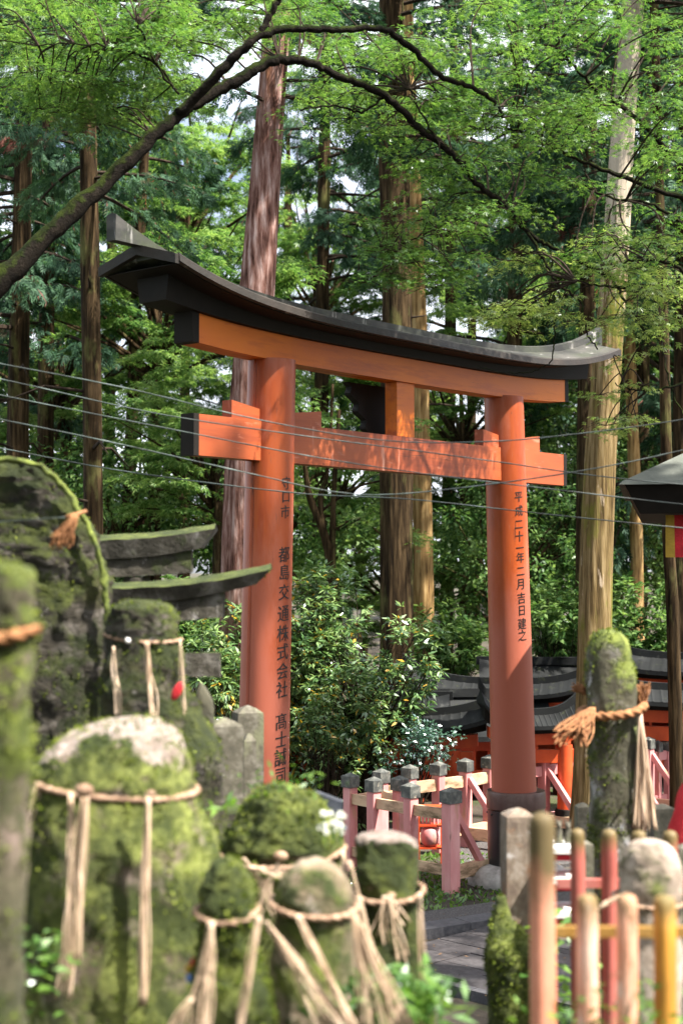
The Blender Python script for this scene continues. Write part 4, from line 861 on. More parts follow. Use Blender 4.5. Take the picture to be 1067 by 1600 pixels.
# ------------------------------------------------------------------ fence
fen = empty('shrine_fence', (0.8, 16.6, 0), label='low pink picket fence with dark metal caps left of the right pillar', cat='fence')
fen2 = empty('shrine_fence', (3.4, 19.6, 0), label='low pink fence section seen right of the right pillar behind the standing stone', cat='fence')
def post(root, x, y, h=1.04, w_=.115, rz=0, z=-.02):
    M = Matrix.Translation((x, y, 0)) @ Matrix.Rotation(rz, 4, 'Z')
    b = MB(); b.cham(-w_/2, w_/2, -w_/2, w_/2, z, h - .16, .006, M); p = b.build('post', m_fence, root)
    b = MB(); k = w_/2 + .014
    v = [(-k,-k,h-.158),(k,-k,h-.158),(k,k,h-.158),(-k,k,h-.158),(-k,-k,h-.04),(k,-k,h-.04),(k,k,h-.04),(-k,k,h-.04),(0,0,h)]
    b.add([M @ Vector(q) for q in v], [(0,3,2,1),(0,1,5,4),(1,2,6,5),(2,3,7,6),(3,0,4,7),(4,5,8),(5,6,8),(6,7,8),(7,4,8)]); b.build('cap', m_cap, p)
    return p
def rail(root, a, b_, z, hh=.10, t=.05, m_=None, cut=.06):
    a = Vector((a[0], a[1], z)); b_ = Vector((b_[0], b_[1], z)); d = (b_-a).normalized(); q = MB(); q.beam(a + d*cut, b_ - d*cut, t, hh); q.build('rail', m_ or m_rail, root)
def brace(root, a, b_, w_=.08): q = MB(); q.beam(a, b_, w_, w_); q.build('brace', m_fence, root)
fr = math.atan2(-.77, .64)
A_, B_, E_, Hh = (.10, 16.8), (.345, 16.3), (.72, 15.98), (1.10, 15.6)
A_, B_, E_, Hh = (.095, 16.75), (.345, 16.42), (.715, 15.98), (1.10, 15.6)
post(fen, *A_, rz=fr); post(fen, *B_, rz=fr); post(fen, *E_, rz=fr); post(fen, *Hh, 1.04, .135, fr)
for p, q in ((A_, B_), (B_, E_), (E_, Hh)):
    rail(fen, p, q, .76, .11); rail(fen, p, q, .20, .10)
mid = lambda p, q, t=.5: (p[0]+(q[0]-p[0])*t, p[1]+(q[1]-p[1])*t)
Cc, Dd = (.44, 17.1), (.62, 16.5)
post(fen, *Cc, rz=fr); post(fen, *Dd, rz=fr); rail(fen, Cc, Dd, .76, .10); rail(fen, Cc, A_, .74, .10); rail(fen, Cc, Dd, .2, .1)
BK = [(.77, 17.45), (1.11, 17.75), (1.445, 18.06), (1.755, 18.4)]
BK2 = [(2.12, 18.68), (2.48, 18.98), (2.80, 19.3), (3.22, 19.66), (3.62, 20.0), (4.05, 20.4), (4.5, 20.8)]
for p in BK: post(fen, *p, rz=TANG)
for p, q in zip([Cc] + BK, BK + [BK2[0]]): rail(fen, p, q, .77, .13, cut=.058); rail(fen, p, q, .20, .10, cut=.058)
for p in BK2: post(fen2, *p, rz=TANG)
for i_ in range(2, 6):
    for t_ in (.33, .67): p = mid(BK2[i_], BK2[i_+1], t_); post(fen2, *p, h=.98, w_=.075, rz=TANG)
for p, q in zip(BK2, BK2[1:]): rail(fen2, p, q, .77, .12, m_=m_fence); rail(fen2, p, q, .20, .10, m_=m_fence)
def foot(root, p, d, L_=.55):
    d = Vector((d[0], d[1], 0)).normalized(); P = Vector((p[0], p[1], 0)); brace(root, P + d*.05 + Vector((0, 0, .80)), P + d*(L_-.08) + Vector((0, 0, .20)), .065)
    q = MB(); q.beam(P + d*.07 + Vector((0, 0, .17)), P + d*L_ + Vector((0, 0, .17)), .08, .13); q.build('foot_rail', m_rail, root)
foot(fen, Hh, (TD.x, TD.y), .62); foot(fen, BK[2], (TN.x, TN.y), .62); 
foot(fen2, BK2[1], (TN.x, TN.y), .6); foot(fen2, BK2[2], (TN.x, TN.y), .6); foot(fen2, BK2[4], (TN.x, TN.y), .6); foot(fen2, BK2[5], (TN.x, TN.y), .6)
# red candle cabinet inside the fence
cb = at(672, 1330, 16.9); cab = empty('candle_stand', (cb.x, cb.y, 0), label='small bright red open stand holding a round pot inside the fence', cat='candle stand')
b = MB()
for sx in (-.13, .13):
    for sy in (-.1, .1): b.box(cb.x+sx-.012, cb.x+sx+.012, cb.y+sy-.012, cb.y+sy+.012, .0, .66)
b.build('frame', m_red, cab)
for z in (.20, .44, .64):
    b = MB(); b.box(cb.x-.118, cb.x+.118, cb.y-.088, cb.y+.088, z, z+.018); b.build('shelf', m_red, cab)
b = MB(); b.lathe([(.06, .218), (.10, .26), (.11, .33), (.10, .40), (.08, .42)], (cb.x, cb.y, 0), 24); b.build('pot', m_fence, cab, smooth=True)
for i in range(5): b = MB(); b.lathe([(.012, .459), (.012, .54), (.004, .56)], (cb.x-.08+.04*i, cb.y, 0), 8); b.build('candle', m_fence, cab, smooth=40)

# ------------------------------------------------------------------ pavilion eave at the right edge
PC = at(966, 757, 12.8); pv_ = empty('pavilion', (PC.x, PC.y, 0), -.20, label='dark-roofed pavilion whose eave enters at the right edge', cat='pavilion')
ex0, ex1, ey0, ey1, ez = 0, 3.0, 0, 3.0, PC.z
b = MB()
b.add([(ex0,ey0,ez),(ex1,ey0,ez),(ex1,ey1,ez),(ex0,ey1,ez),(ex0+.03,ey0+.03,ez+.03),(ex1-.03,ey0+.03,ez+.03),(ex1-.03,ey1-.03,ez+.03),(ex0+.03,ey1-.03,ez+.03),(ex0+1.2,(ey0+ey1)/2,ez+.66),(ex1-1.2,(ey0+ey1)/2,ez+.66)],
      [(3,2,1,0),(0,1,5,4),(1,2,6,5),(2,3,7,6),(3,0,4,7),(4,5,9,8),(5,6,9),(6,7,8,9),(7,4,8)])
b.build('roof', m_eave, pv_, local=True)
b = MB(); b.add([(.17,.17,ez-.24),(2.83,.17,ez-.24),(2.83,2.83,ez-.24),(.17,2.83,ez-.24),(.05,.05,ez-.003),(2.95,.05,ez-.003),(2.95,2.95,ez-.003),(.05,2.95,ez-.003)], [(3,2,1,0),(4,5,6,7),(0,1,5,4),(1,2,6,5),(2,3,7,6),(3,0,4,7)]); b.build('eave_beam', m_black, pv_, local=True)
for x in (1.1, 2.6):
    for y in (.5, 2.5): b = MB(); b.box(x-.09, x+.09, y-.09, y+.09, -.05, ez-.242); b.build('post', m_verm, pv_, local=True)
ba = empty('banner', at(1060, 810, 12.95), label='red and yellow striped cloth hanging under the pavilion eave', cat='banner')
x0 = ba.location.x - .09; zt = ez - .245
for i in range(6):
    b = MB(); n = 12; v = []; y = 13.05
    for j in range(n+1):
        for k_ in (0, 1): 
            t = j/n; xx = x0 + (i + k_) * .075; v.append((xx, y + .015*math.sin((i+k_)*1.7 + t*2), zt - t*(.30 + .10*((i+k_) % 2)*0 + .06)))
    v2 = [(p[0], p[1]+.004, p[2]) for p in v]; f = []
    for j in range(n): f.append((2*j, 2*j+2, 2*j+3, 2*j+1))
    b.add(v, f); b.add(v2, [q[::-1] for q in f]); b.build('stripe', m_yellow if i % 2 == 0 else m_redcloth, ba)

# ------------------------------------------------------------------ overhead wires
WR = [([(-120, 545), (0, 568), (200, 607), (410, 657), (600, 688), (760, 690), (900, 678), (1067, 655), (1200, 625)], 9.0, 'thin cable rising at right across the top of the torii tie beam'),
      ([(-120, 573), (0, 592), (240, 645), (460, 679), (640, 703), (780, 722), (920, 742), (1067, 757), (1200, 765)], 9.3, 'second cable from the top crossing the middle of the tie beam'),
      ([(-120, 590), (0, 617), (280, 673), (480, 712), (640, 737), (800, 757), (1067, 788), (1200, 798)], 9.1, 'cable sloping down across the lower edge of the tie beam'),
      ([(-120, 632), (0, 655), (170, 690), (400, 742), (520, 768), (620, 772), (800, 752), (950, 728), (1067, 703), (1200, 670)], 8.8, 'cable sagging below the tie beam and rising to the right'),
      ([(-120, 680), (0, 700), (200, 737), (460, 770), (640, 780), (850, 803), (1067, 825), (1200, 836)], 9.4, 'lowest cable crossing both torii pillars above the writing')]
for pts, Y, lb in WR:
    b = MB(); b.tube(smooth_path([at(p[0], p[1], Y) for p in pts], 10), .0037, 6, lobes=2, twist=25, lob=.3); b.build('overhead_cable', m_wire, smooth=True, label=lb, cat='cable', group='cables strung across the view')

# ------------------------------------------------------------------ stones, ropes and straw
def interp(prof, n):
    P = np.array(prof, float); t = np.linspace(0, 1, len(P)); T = np.linspace(0, 1, n)
    out = []
    for x in T:                                           # smooth interpolation of the outline rows
        i = min(len(P)-2, int(x*(len(P)-1))); f = x*(len(P)-1) - i
        p0, p1, p2, p3 = P[max(i-1, 0)], P[i], P[i+1], P[min(i+2, len(P)-1)]
        m1 = (p2-p0)/2; m2 = (p3-p1)/2
        out.append((2*f**3-3*f**2+1)*p1 + (f**3-2*f**2+f)*m1 + (-2*f**3+3*f**2)*p2 + (f**3-f**2)*m2)
    return np.array(out)
def stone_mb(prof, Y, ratio=.8, e=2.3, amp=.012, freq=7, rings=70, n=64, zbase=None, seed=0, fine=.3):
    """prof: rows (py, left px, right px) from top to bottom, turned into a solid of revolution-like body at distance Y"""
    rows = interp(prof, rings); v = []; f = []
    zs = [at(533, r[0], Y).z for r in rows]; xl = [(r[1]-533.5)/F_PX*Y for r in rows]; xr = [(r[2]-533.5)/F_PX*Y for r in rows]
    if zbase is None: zbase = gz(0, Y) - .05
    steps = 10
    for i in range(1, steps+1): zs.append(zs[rings-1] + (zbase - zs[rings-1])*i/steps); xl.append(xl[rings-1]); xr.append(xr[rings-1])
    m = len(zs); wmax = max(b - a for a, b in zip(xl, xr))/2
    for i in range(m):
        cx = (xl[i]+xr[i])/2; a = max(.002, (xr[i]-xl[i])/2); bb = ratio * (a*.7 + wmax*.3*min(1, a/wmax*2))
        for k in range(n):
            th = 2*math.pi*k/n; c, s = math.cos(th), math.sin(th)
            x = abs(c)**(2/e) * (1 if c > 0 else -1) * a; y = abs(s)**(2/e) * (1 if s > 0 else -1) * bb
            p = Vector((cx+x, Y+y, zs[i])); q = p*freq + Vector((seed, seed*2, 0))
            d = mnoise.fractal(q, .9, 2.1, 5)*amp + mnoise.fractal(q*5, .8, 2, 3)*amp*fine
            nrm = Vector((c, s, .35 if i < m*.3 else 0)).normalized(); v.append(p + nrm*d*min(1, a/.03))
    for i in range(m-1):
        for k in range(n): f.append((i*n+k, (i+1)*n+k, (i+1)*n+(k+1) % n, i*n+(k+1) % n))
    f += [tuple(range(n)), tuple(range(m*n-1, (m-1)*n-1, -1))]
    b = MB(); b.add(v, f); return b
m_fuzz = leafmat('moss_blades', (.02, .034, .006), (.075, .11, .016), (.24, .29, .06), .3, 5.0, .0)
def stone(name, label, cat, prof, Y, m_, fuzz=0, fs=.014, fth=.0, **k):
    k['amp'] = k.get('amp', .012) * 1.5
    o = stone_mb(prof, Y, **k).build(name, m_, smooth=True, label=label, cat=cat)
    if fuzz: add_fuzz(o, fuzz, Y, fs, fth)
    return o
def add_fuzz(o, fuzz, Y, fs=.014, fth=0):                 # short moss blades growing in patches
        me_ = o.data; r_ = np.random.default_rng(int(Y*100)); ar = np.array([p.area for p in me_.polygons]); idx = r_.choice(len(ar), fuzz, p=ar/ar.sum())
        P = []; D = []; Q = []
        for i in idx:
            p = me_.polygons[i]; c = p.center; n = p.normal
            if n.y > .6: continue
            if mnoise.fractal((c + o.location)*6.5, .9, 2, 4) + .35*n.z < fth: continue
            vs = [me_.vertices[j].co for j in p.vertices]; w_ = r_.dirichlet([1]*len(vs)); pt = Vector((0, 0, 0))
            for a_, b_ in zip(vs, w_): pt += a_ * float(b_)
            P.append(pt); D.append(Vector(n) + Vector(r_.normal(0, .7, 3)) + Vector((0, 0, .3))); Q.append(Vector(r_.normal(0, 1, 3)))
        if P: link('moss', leafmesh('moss', np.array(P), np.array(D), np.array(Q), fs * r_.uniform(.5, 1.3, len(P)), T_LEAF), m_fuzz, o, kind='stuff')
def rope_ring(b, pxl, pxr, pyl, pyr, Y, ratio=.8, r=.011, sag=6, e=2.3, lobes=3, twist=70):
    a = (pxr-pxl)/2/F_PX*Y; cx = ((pxl+pxr)/2-533.5)/F_PX*Y; pts = []
    for i in range(121):
        th = 2*math.pi*i/120; c, s = math.cos(th), math.sin(th); t = (c+1)/2
        x = abs(c)**(2/e)*(1 if c > 0 else -1)*a; y = abs(s)**(2/e)*(1 if s > 0 else -1)*a*ratio
        py = pyl + (pyr-pyl)*t + (sag*(1-c*c) if s < 0 else 0)
        pts.append(Vector((cx+x, Y+y, at(533, py, Y).z)))
    b.tube(pts, r, 12, cap=False, lobes=lobes, twist=twist, lob=.28); return pts
def strands(b, p0, p1, n, spread, r=.0024, bend=.010, seed=0, spread0=.006, flat=False):
    q = random.Random(seed); p0 = Vector(p0); p1 = Vector(p1)
    for i in range(n):
        a = p0 + Vector((q.uniform(-1, 1), q.uniform(-1, 1), 0))*spread0; e = p1 + Vector((q.uniform(-1, 1), q.uniform(-.6, .6), q.uniform(-.6, .6)))*spread
        m1 = a.lerp(e, .35) + Vector((q.uniform(-1, 1)*bend, q.uniform(-1, 1)*bend, 0)); m2 = a.lerp(e, .7) + Vector((q.uniform(-1, 1)*bend, q.uniform(-1, 1)*bend, 0))
        b.tube(smooth_path([a, m1, m2, e], 4), [r*q.uniform(.7, 1.3)]*13, 5)
def rope(label, rings, bundles, m_=None, knots=(), m2=None):
    """rings: kwargs for rope_ring; bundles: (px0,py0,px1,py1,Y,n,spread)"""
    b = MB(); 
    for r_ in rings: rope_ring(b, *r_[0], **r_[1])
    a = np.array(b.v); root = empty('straw_rope', (float(a[:,0].mean()), float(a[:,1].mean()), float(a[:,2].min())), label=label, cat='rope')
    b.build('rope', m_ or m_straw, root, smooth=True)
    for j, bd in enumerate(bundles):
        q = MB(); strands(q, at(bd[0], bd[1], bd[4]), at(bd[2], bd[3], bd[4] - (bd[7] if len(bd) > 7 else 0)), int(bd[5]*1.7), bd[6]*1.2, seed=j + int(bd[0]), r=(bd[8] if len(bd) > 8 else .0024)*.72); q.build('streamer', m2 or m_raffia, root, smooth=True)
    for (px, py, Y, r_) in knots:
        q = MB(); q.ball(at(px, py, Y), r_, 8, (1.3, .8, .9)); q.build('knot', m_ or m_straw, root, smooth=True)
    return root
# big stele, far left, with mossy rim and coursed face
stone('stone_stele', 'tall round-topped stele with mossy rim and rough dark face at the left edge', 'stone stele',
      [(716, 5, 30), (724, -45, 62), (745, -80, 88), (780, -112, 116), (830, -140, 146), (880, -155, 162), (940, -162, 171), (1050, -165, 174), (1200, -165, 172), (1500, -160, 168)], 6.3, m_old, fuzz=14000, fth=.12, ratio=.22, e=4, amp=.016, freq=9, seed=4, fine=.6, rings=90, n=96)
b = MB(); stl = bpy.data.objects['stone_stele']; b.tube(smooth_path([at(x, y, 6.19) for x, y in ((-60, 742), (-20, 724), (18, 719), (60, 727), (86, 748), (114, 782), (142, 832), (158, 880), (167, 940), (172, 1000), (173, 1060), (172, 1130))], 14), .012, 10)
b.v = [tuple(Vector(p) + Vector((mnoise.noise(Vector(p)*25), mnoise.noise(Vector(p)*25 + Vector((9, 9, 9))), mnoise.noise(Vector(p)*22 + Vector((4, 2, 9)))))*.012) for p in b.v]
b.build('moss_rim', mat('bright_rim_moss', [(.35, (.04, .055, .012)), (.65, (.16, .20, .035))], 30, rough=.95, bump=1, bscale=90, bdist=.01), stl, smooth=True)
stone('standing_stone', 'blurred mossy-headed stone at the very left edge in front of the stele', 'standing stone',
      [(878, -20, 20), (886, -45, 40), (905, -62, 50), (970, -66, 52), (990, -60, 46), (1060, -60, 48), (1200, -64, 46), (1600, -70, 42)], 3.1, fuzz=5000, fth=.05, m_=mat('mossy_edge_stone', [(.3, (.03, .035, .015)), (.5, (.09, .08, .05)), (.7, (.2, .15, .13))], 6, rough=.9, bump=.7, moss=(.5, .45, ML, MD)), ratio=.8, e=3, seed=5)
rope('straw rope round the blurred stone at the very left edge', [((-66, 54, 998, 984, 3.1), dict(ratio=.86, r=.011, e=3))], [], m_straworange)
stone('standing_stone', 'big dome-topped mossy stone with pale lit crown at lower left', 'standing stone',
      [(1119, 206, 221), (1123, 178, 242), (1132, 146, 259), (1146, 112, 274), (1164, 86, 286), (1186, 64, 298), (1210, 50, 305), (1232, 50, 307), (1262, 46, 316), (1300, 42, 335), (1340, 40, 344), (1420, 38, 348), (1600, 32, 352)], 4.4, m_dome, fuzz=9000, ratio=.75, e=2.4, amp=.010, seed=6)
rope('straw rope with long pale streamers round the big dome-topped stone', [((46, 309, 1208, 1236, 4.4), dict(ratio=.78, r=.009, sag=10, e=2.4))],
     [(132, 1235, 98, 1560, 4.15, 8, .02), (112, 1240, 104, 1540, 4.15, 5, .015), (136, 1236, 120, 1500, 4.15, 7, .02), (232, 1238, 224, 1570, 4.15, 9, .008, 0, .0034), (62, 1222, 40, 1290, 4.25, 4, .012)], knots=[(132, 1235, 4.12, .020), (236, 1240, 4.12, .010)])
stone('standing_stone', 'dark mossy rock with rounded top between the stele and the stone torii', 'standing stone',
      [(936, 205, 240), (944, 184, 262), (962, 172, 276), (998, 166, 282), (1060, 164, 292), (1120, 160, 318), (1180, 158, 345), (1300, 155, 350)], 5.7, m_old, fuzz=8000, fth=.05, ratio=.7, e=2.6, amp=.02, seed=8)
rope('thin dark rope with hanging pale strands round the dark mossy rock', [((166, 284, 990, 1000, 5.7), dict(ratio=.74, r=.006, sag=6, e=2.6))], [(228, 1003, 240, 1120, 5.45, 5, .012), (232, 1003, 236, 1130, 5.45, 3, .006), (176, 1010, 184, 1120, 5.5, 3, .01), (282, 1000, 290, 1200, 5.6, 2, .006)])
b = MB(); P_ = at(200, 1001, 5.42); b.ball(P_, .010, 8); b.build('paper_knot', m_white, smooth=True, label='tiny white paper knot on the rope of the dark mossy rock', cat='paper knot')
stone('standing_stone', 'dark pointed stone like a curved horn left of the granite posts', 'standing stone', [(1066, 312, 316), (1080, 308, 326), (1100, 304, 334), (1130, 300, 336), (1180, 296, 338)], 6.2, mat('dark_horn_stone', [(.3, (.03, .03, .02)), (.6, (.08, .075, .05)), (.8, (.14, .12, .09))], 8, rough=.85, bump=.5), ratio=.6, amp=.004, seed=9)
b = MB(); P_ = at(277, 1080, 5.5); b.ball(P_, .018, 10, (.9, .5, 2.0), Matrix.Rotation(.45, 3, 'Y')); b.build('red_ribbon', m_redcloth, smooth=True, label='small red cloth scrap beside the dark mossy rock', cat='ribbon')
stone('standing_stone', 'low mossy boulder with white flowers at the centre foreground', 'boulder',
      [(1226, 425, 450), (1236, 402, 478), (1256, 384, 505), (1285, 366, 526), (1312, 350, 534), (1328, 346, 536), (1370, 350, 532), (1600, 345, 535)], 5.0, m_mossier, fuzz=9000, ratio=.8, e=2.2, amp=.013, seed=10, fine=.5)
rope('knotted straw rope with loose crossing strands under the boulder with white flowers', [((345, 538, 1332, 1324, 5.0), dict(ratio=.84, r=.009, sag=14, e=2.2))],
     [(380, 1340, 440, 1440, 4.72, 5, .02), (440, 1340, 390, 1430, 4.72, 6, .03), (535, 1330, 560, 1500, 4.78, 5, .02), (370, 1350, 450, 1370, 4.72, 5, .02), (545, 1345, 620, 1590, 4.55, 4, .03)], knots=[(438, 1338, 4.72, .018)])
stone('standing_stone', 'pale bald round-headed stone tied with rope in the bottom centre', 'standing stone',
      [(1340, 478, 500), (1346, 462, 518), (1362, 444, 534), (1388, 434, 547), (1412, 430, 553), (1428, 432, 552), (1470, 428, 556), (1600, 424, 562)], 4.2, m_bald, ratio=.85, e=2.3, amp=.008, seed=11)
rope('straw rope round the pale bald stone with streamers fanning down to the right', [((424, 558, 1408, 1418, 4.2), dict(ratio=.9, r=.0075, sag=8, e=2.3))],
     [(415, 1440, 545, 1610, 3.8, 6, .02), (420, 1450, 530, 1620, 3.8, 5, .03), (465, 1430, 560, 1610, 3.8, 8, .015), (555, 1430, 575, 1600, 3.9, 9, .02), (560, 1440, 640, 1610, 3.9, 7, .02), (550, 1420, 600, 1620, 3.9, 6, .03)])
stone('standing_stone', 'small round moss ball headed stone left of the pale bald one', 'standing stone',
      [(1338, 345, 362), (1346, 330, 378), (1366, 316, 392), (1395, 310, 400), (1425, 314, 401), (1440, 318, 402), (1500, 312, 412), (1600, 306, 422)], 3.95, m_mossier, fuzz=9000, ratio=.85, e=2.3, amp=.014, seed=12)
rope('straw rope with two wide spread streamers round the moss ball stone', [((308, 405, 1422, 1420, 3.95), dict(ratio=.9, r=.007, sag=12, e=2.3))],
     [(332, 1440, 320, 1620, 3.65, 8, .012), (330, 1440, 290, 1620, 3.65, 5, .02), (404, 1432, 372, 1610, 3.7, 7, .008), (300, 1560, 262, 1620, 3.6, 6, .01)])
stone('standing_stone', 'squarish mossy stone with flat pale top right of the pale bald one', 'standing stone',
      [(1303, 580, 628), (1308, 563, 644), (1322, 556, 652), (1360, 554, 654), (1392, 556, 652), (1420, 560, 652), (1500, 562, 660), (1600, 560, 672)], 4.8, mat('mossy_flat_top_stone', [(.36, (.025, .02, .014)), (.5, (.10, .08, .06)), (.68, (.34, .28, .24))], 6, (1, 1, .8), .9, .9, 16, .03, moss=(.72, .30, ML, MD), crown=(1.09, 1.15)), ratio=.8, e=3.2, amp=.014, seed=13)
rope('straw rope with loose bow round the squarish mossy stone', [((550, 660, 1392, 1388, 4.8), dict(ratio=.9, r=.008, sag=10, e=3))],
     [(605, 1400, 625, 1500, 4.5, 4, .02), (608, 1402, 632, 1440, 4.5, 4, .02), (600, 1400, 590, 1470, 4.5, 4, .03), (560, 1400, 600, 1600, 4.5, 6, .02), (655, 1395, 668, 1600, 4.7, 3, .01)], knots=[(610, 1400, 4.52, .012)])
stone('standing_stone', 'tall bullet-shaped mossy stone with orange rope in front of the fence at right', 'standing stone',
      [(984, 940, 958), (990, 926, 968), (1005, 919, 978), (1040, 914, 987), (1080, 914, 990), (1115, 916, 991), (1180, 918, 996), (1260, 918, 1000), (1400, 916, 1004)], 7.0,
      mat('mossy_pillar_stone', [(.3, (.03, .03, .018)), (.5, (.075, .07, .045)), (.7, (.22, .21, .2))], 8, (1, 1, .6), .9, .8, 20, .02, patch=[(6, .62, .66, (.42, .42, .44), (1, 1, .6))], moss=(.44, .32, (.24, .29, .06), (.04, .058, .014))), fuzz=12000, fth=-.02, ratio=.85, e=2.6, amp=.006, seed=14)
r_ = rope('thick twisted orange straw rope round the tall bullet-shaped stone', [((906, 1002, 1114, 1102, 7.0), dict(ratio=.95, r=.018, sag=6, e=2.3, lobes=3, twist=50))],
     [(1000, 1115, 1010, 1290, 6.9, 16, .035, 0, .004), (998, 1110, 1000, 1300, 6.9, 10, .03, 0, .004)], m_straworange, m2=m_raffia)
q = MB(); strands(q, at(925, 1106, 6.75), at(890, 1150, 6.6), 70, .075, r=.0035, bend=.02, seed=3, spread0=.012); q.build('tassel', m_straworange, r_, smooth=True)
q = MB(); strands(q, at(1000, 1105, 7.0), at(1000, 1075, 7.0), 50, .045, r=.0035, seed=8, spread0=.02); q.build('tassel', m_straworange, r_, smooth=True)
q = MB(); strands(q, at(915, 1085, 7.05), at(901, 1072, 7.05), 24, .03, r=.0035, seed=9, spread0=.012); q.build('tassel', m_straworange, r_, smooth=True)
stone('standing_stone', 'round pale egg-shaped stone behind the orange stakes at lower right', 'standing stone',
      [(1311, 1000, 1022), (1318, 984, 1040), (1336, 972, 1052), (1365, 965, 1060), (1400, 964, 1062), (1450, 968, 1058), (1600, 970, 1060)], 4.9, mat('pale_egg_stone', [(.34, (.12, .095, .07)), (.5, (.26, .21, .17)), (.68, (.42, .36, .31))], 8, (1, 1, 1), .85, .6, 24, .015, moss=(.30, .0, (.17, .20, .035), MD)), ratio=.85, amp=.006, seed=15)
rope('thin dark rope round the pale egg-shaped stone', [((955, 1068, 1400, 1402, 4.9), dict(ratio=.9, r=.006, sag=8))], [(968, 1398, 935, 1418, 4.6, 5, .01)])
# straw tassel and wire on the stele
ts = empty('straw_tassel', at(108, 815, 5.75), label='brown straw tassel hanging on the rim of the stele', cat='tassel')
q = MB(); strands(q, at(118, 806, 5.75), at(96, 850, 5.75), 70, .045, r=.0022, bend=.012, seed=5, spread0=.012); q.build('straw', m_straworange, ts, smooth=True)
q = MB(); q.tube(smooth_path([at(104, 808, 5.8), at(118, 804, 5.8), at(134, 799, 5.95)], 4), .008, 8); q.build('knot', m_straworange, ts, smooth=True)
q = MB(); q.tube(smooth_path([at(-60, 818, 5.9), at(20, 814, 5.9), at(104, 808, 5.85)], 5), .002, 6); q.build('wire', m_wire, smooth=True, label='thin pale wire across the face of the stele', cat='wire')
# granite posts
def gpost(label, pxl, pxr, pyt, Y, m_=None, pyb=None, rz=.35, z0=None, capl=.035):
    c = at((pxl+pxr)/2, pyt, Y); w_ = (pxr-pxl)/F_PX*Y / (math.cos(rz)+math.sin(rz)); z0 = (gz(c.x, Y) - .05) if z0 is None else z0
    M = Matrix.Translation((c.x, c.y, 0)) @ Matrix.Rotation(rz, 4, 'Z'); b = MB(); k = w_/2; zt = c.z
    rows = [(k, z0), (k, zt-capl-.02), (k*.97, zt-capl), (k*.55, zt-capl*.4), (.006, zt)]
    v = []
    for kk, z in rows:
        for sx, sy in ((-1,-1),(1,-1),(1,1),(-1,1)): v.append(M @ Vector((sx*kk, sy*kk, z)))
    f = [(3,2,1,0)]
    for i in range(4):
        for j in range(4): f.append((i*4+j, i*4+(j+1) % 4, i*4+4+(j+1) % 4, i*4+4+j))
    f.append((16,17,18,19)); b.add(v, f)
    return b.build('granite_post', m_ or m_granite, label=label, cat='stone post', group='granite posts')
gpost('nearest granite post of the row left of the left pillar', 320, 382, 1121, 6.9, rz=.30)
gpost('granite post standing highest and rearmost beside the left pillar', 362, 413, 1102, 7.9, rz=.30)
gpost('short thin granite post squeezed between two bigger ones', 377, 401, 1146, 7.4, rz=.30)
gpost('rusty speckled granite post with pale lit cap right of the black sleeve', 783, 835, 1262, 6.3, m_graniteR, rz=.12, capl=.03)
gpost('small granite post behind the dull red stakes', 895, 925, 1312, 6.0, rz=.1, capl=.015)
gpost('granite post left of the tall bullet-shaped stone', 898, 922, 1254, 8.3, rz=.1, capl=.02)
gpost('granite post right of the tall bullet-shaped stone', 1014, 1052, 1256, 8.3, rz=.1, capl=.02)
gpost('granite post at the right edge behind the egg-shaped stone', 1056, 1082, 1318, 6.0, rz=.1, capl=.015)
b = MB(); c = at(355, 1262, 6.6); b.box(c.x-.10, c.x+.09, c.y-.1, c.y+.1, gz(0, 6.6)-.05, c.z, None, .012); b.build('stone_block', m_toriistone, label='dark block at the foot of the granite posts', cat='stone block')
stone('moss_mound', 'shaggy moss-covered block under the rusty granite post', 'mossy block', [(1400, 772, 788), (1440, 764, 800), (1478, 758, 838), (1500, 757, 842), (1560, 760, 845), (1600, 760, 846)], 6.15, m_mossier, fuzz=6000, ratio=.8, e=3, amp=.009, seed=17)
# dark slab and pipe behind the boulder
b = MB(); b.add([at(488, 1236, 5.9), at(536, 1254, 5.9), at(534, 1300, 5.9), at(488, 1300, 5.9), at(488, 1232, 6.2), at(536, 1250, 6.2), at(534, 1300, 6.2), at(488, 1300, 6.2)], [(0,3,2,1),(4,5,6,7),(0,1,5,4),(1,2,6,5),(2,3,7,6),(3,0,4,7)]); b.build('dark_slab', m_bamboo, label='dark slanting slab behind the boulder with white flowers', cat='slab')
b = MB(); b.tube([at(520, 1304, 5.6), at(538, 1293, 5.5)], .010, 12); b.build('metal_pipe', m_bamboo, smooth=40, label='short dark pipe end beside the white flowers', cat='pipe')
fl = empty('flower_bunch', at(520, 1290, 4.65), label='small bunch of white flowers on the low mossy boulder', cat='flowers')
q = random.Random(4); b = MB(); g_ = MB()
for i in range(20):
    p = at(q.uniform(498, 536), q.uniform(1268, 1308), 4.62 + q.uniform(-.05, .1))
    for k in range(5): a = k*1.257; b.ball(p + Vector((math.cos(a)*.006, 0, math.sin(a)*.006)), .0042, 4, (1, .5, 1))
    g_.tube([p, p + Vector((0, .01, -.05))], .0015, 4)
b.build('petals', m_petal, fl, smooth=True); g_.build('stalks', m_grass, fl)
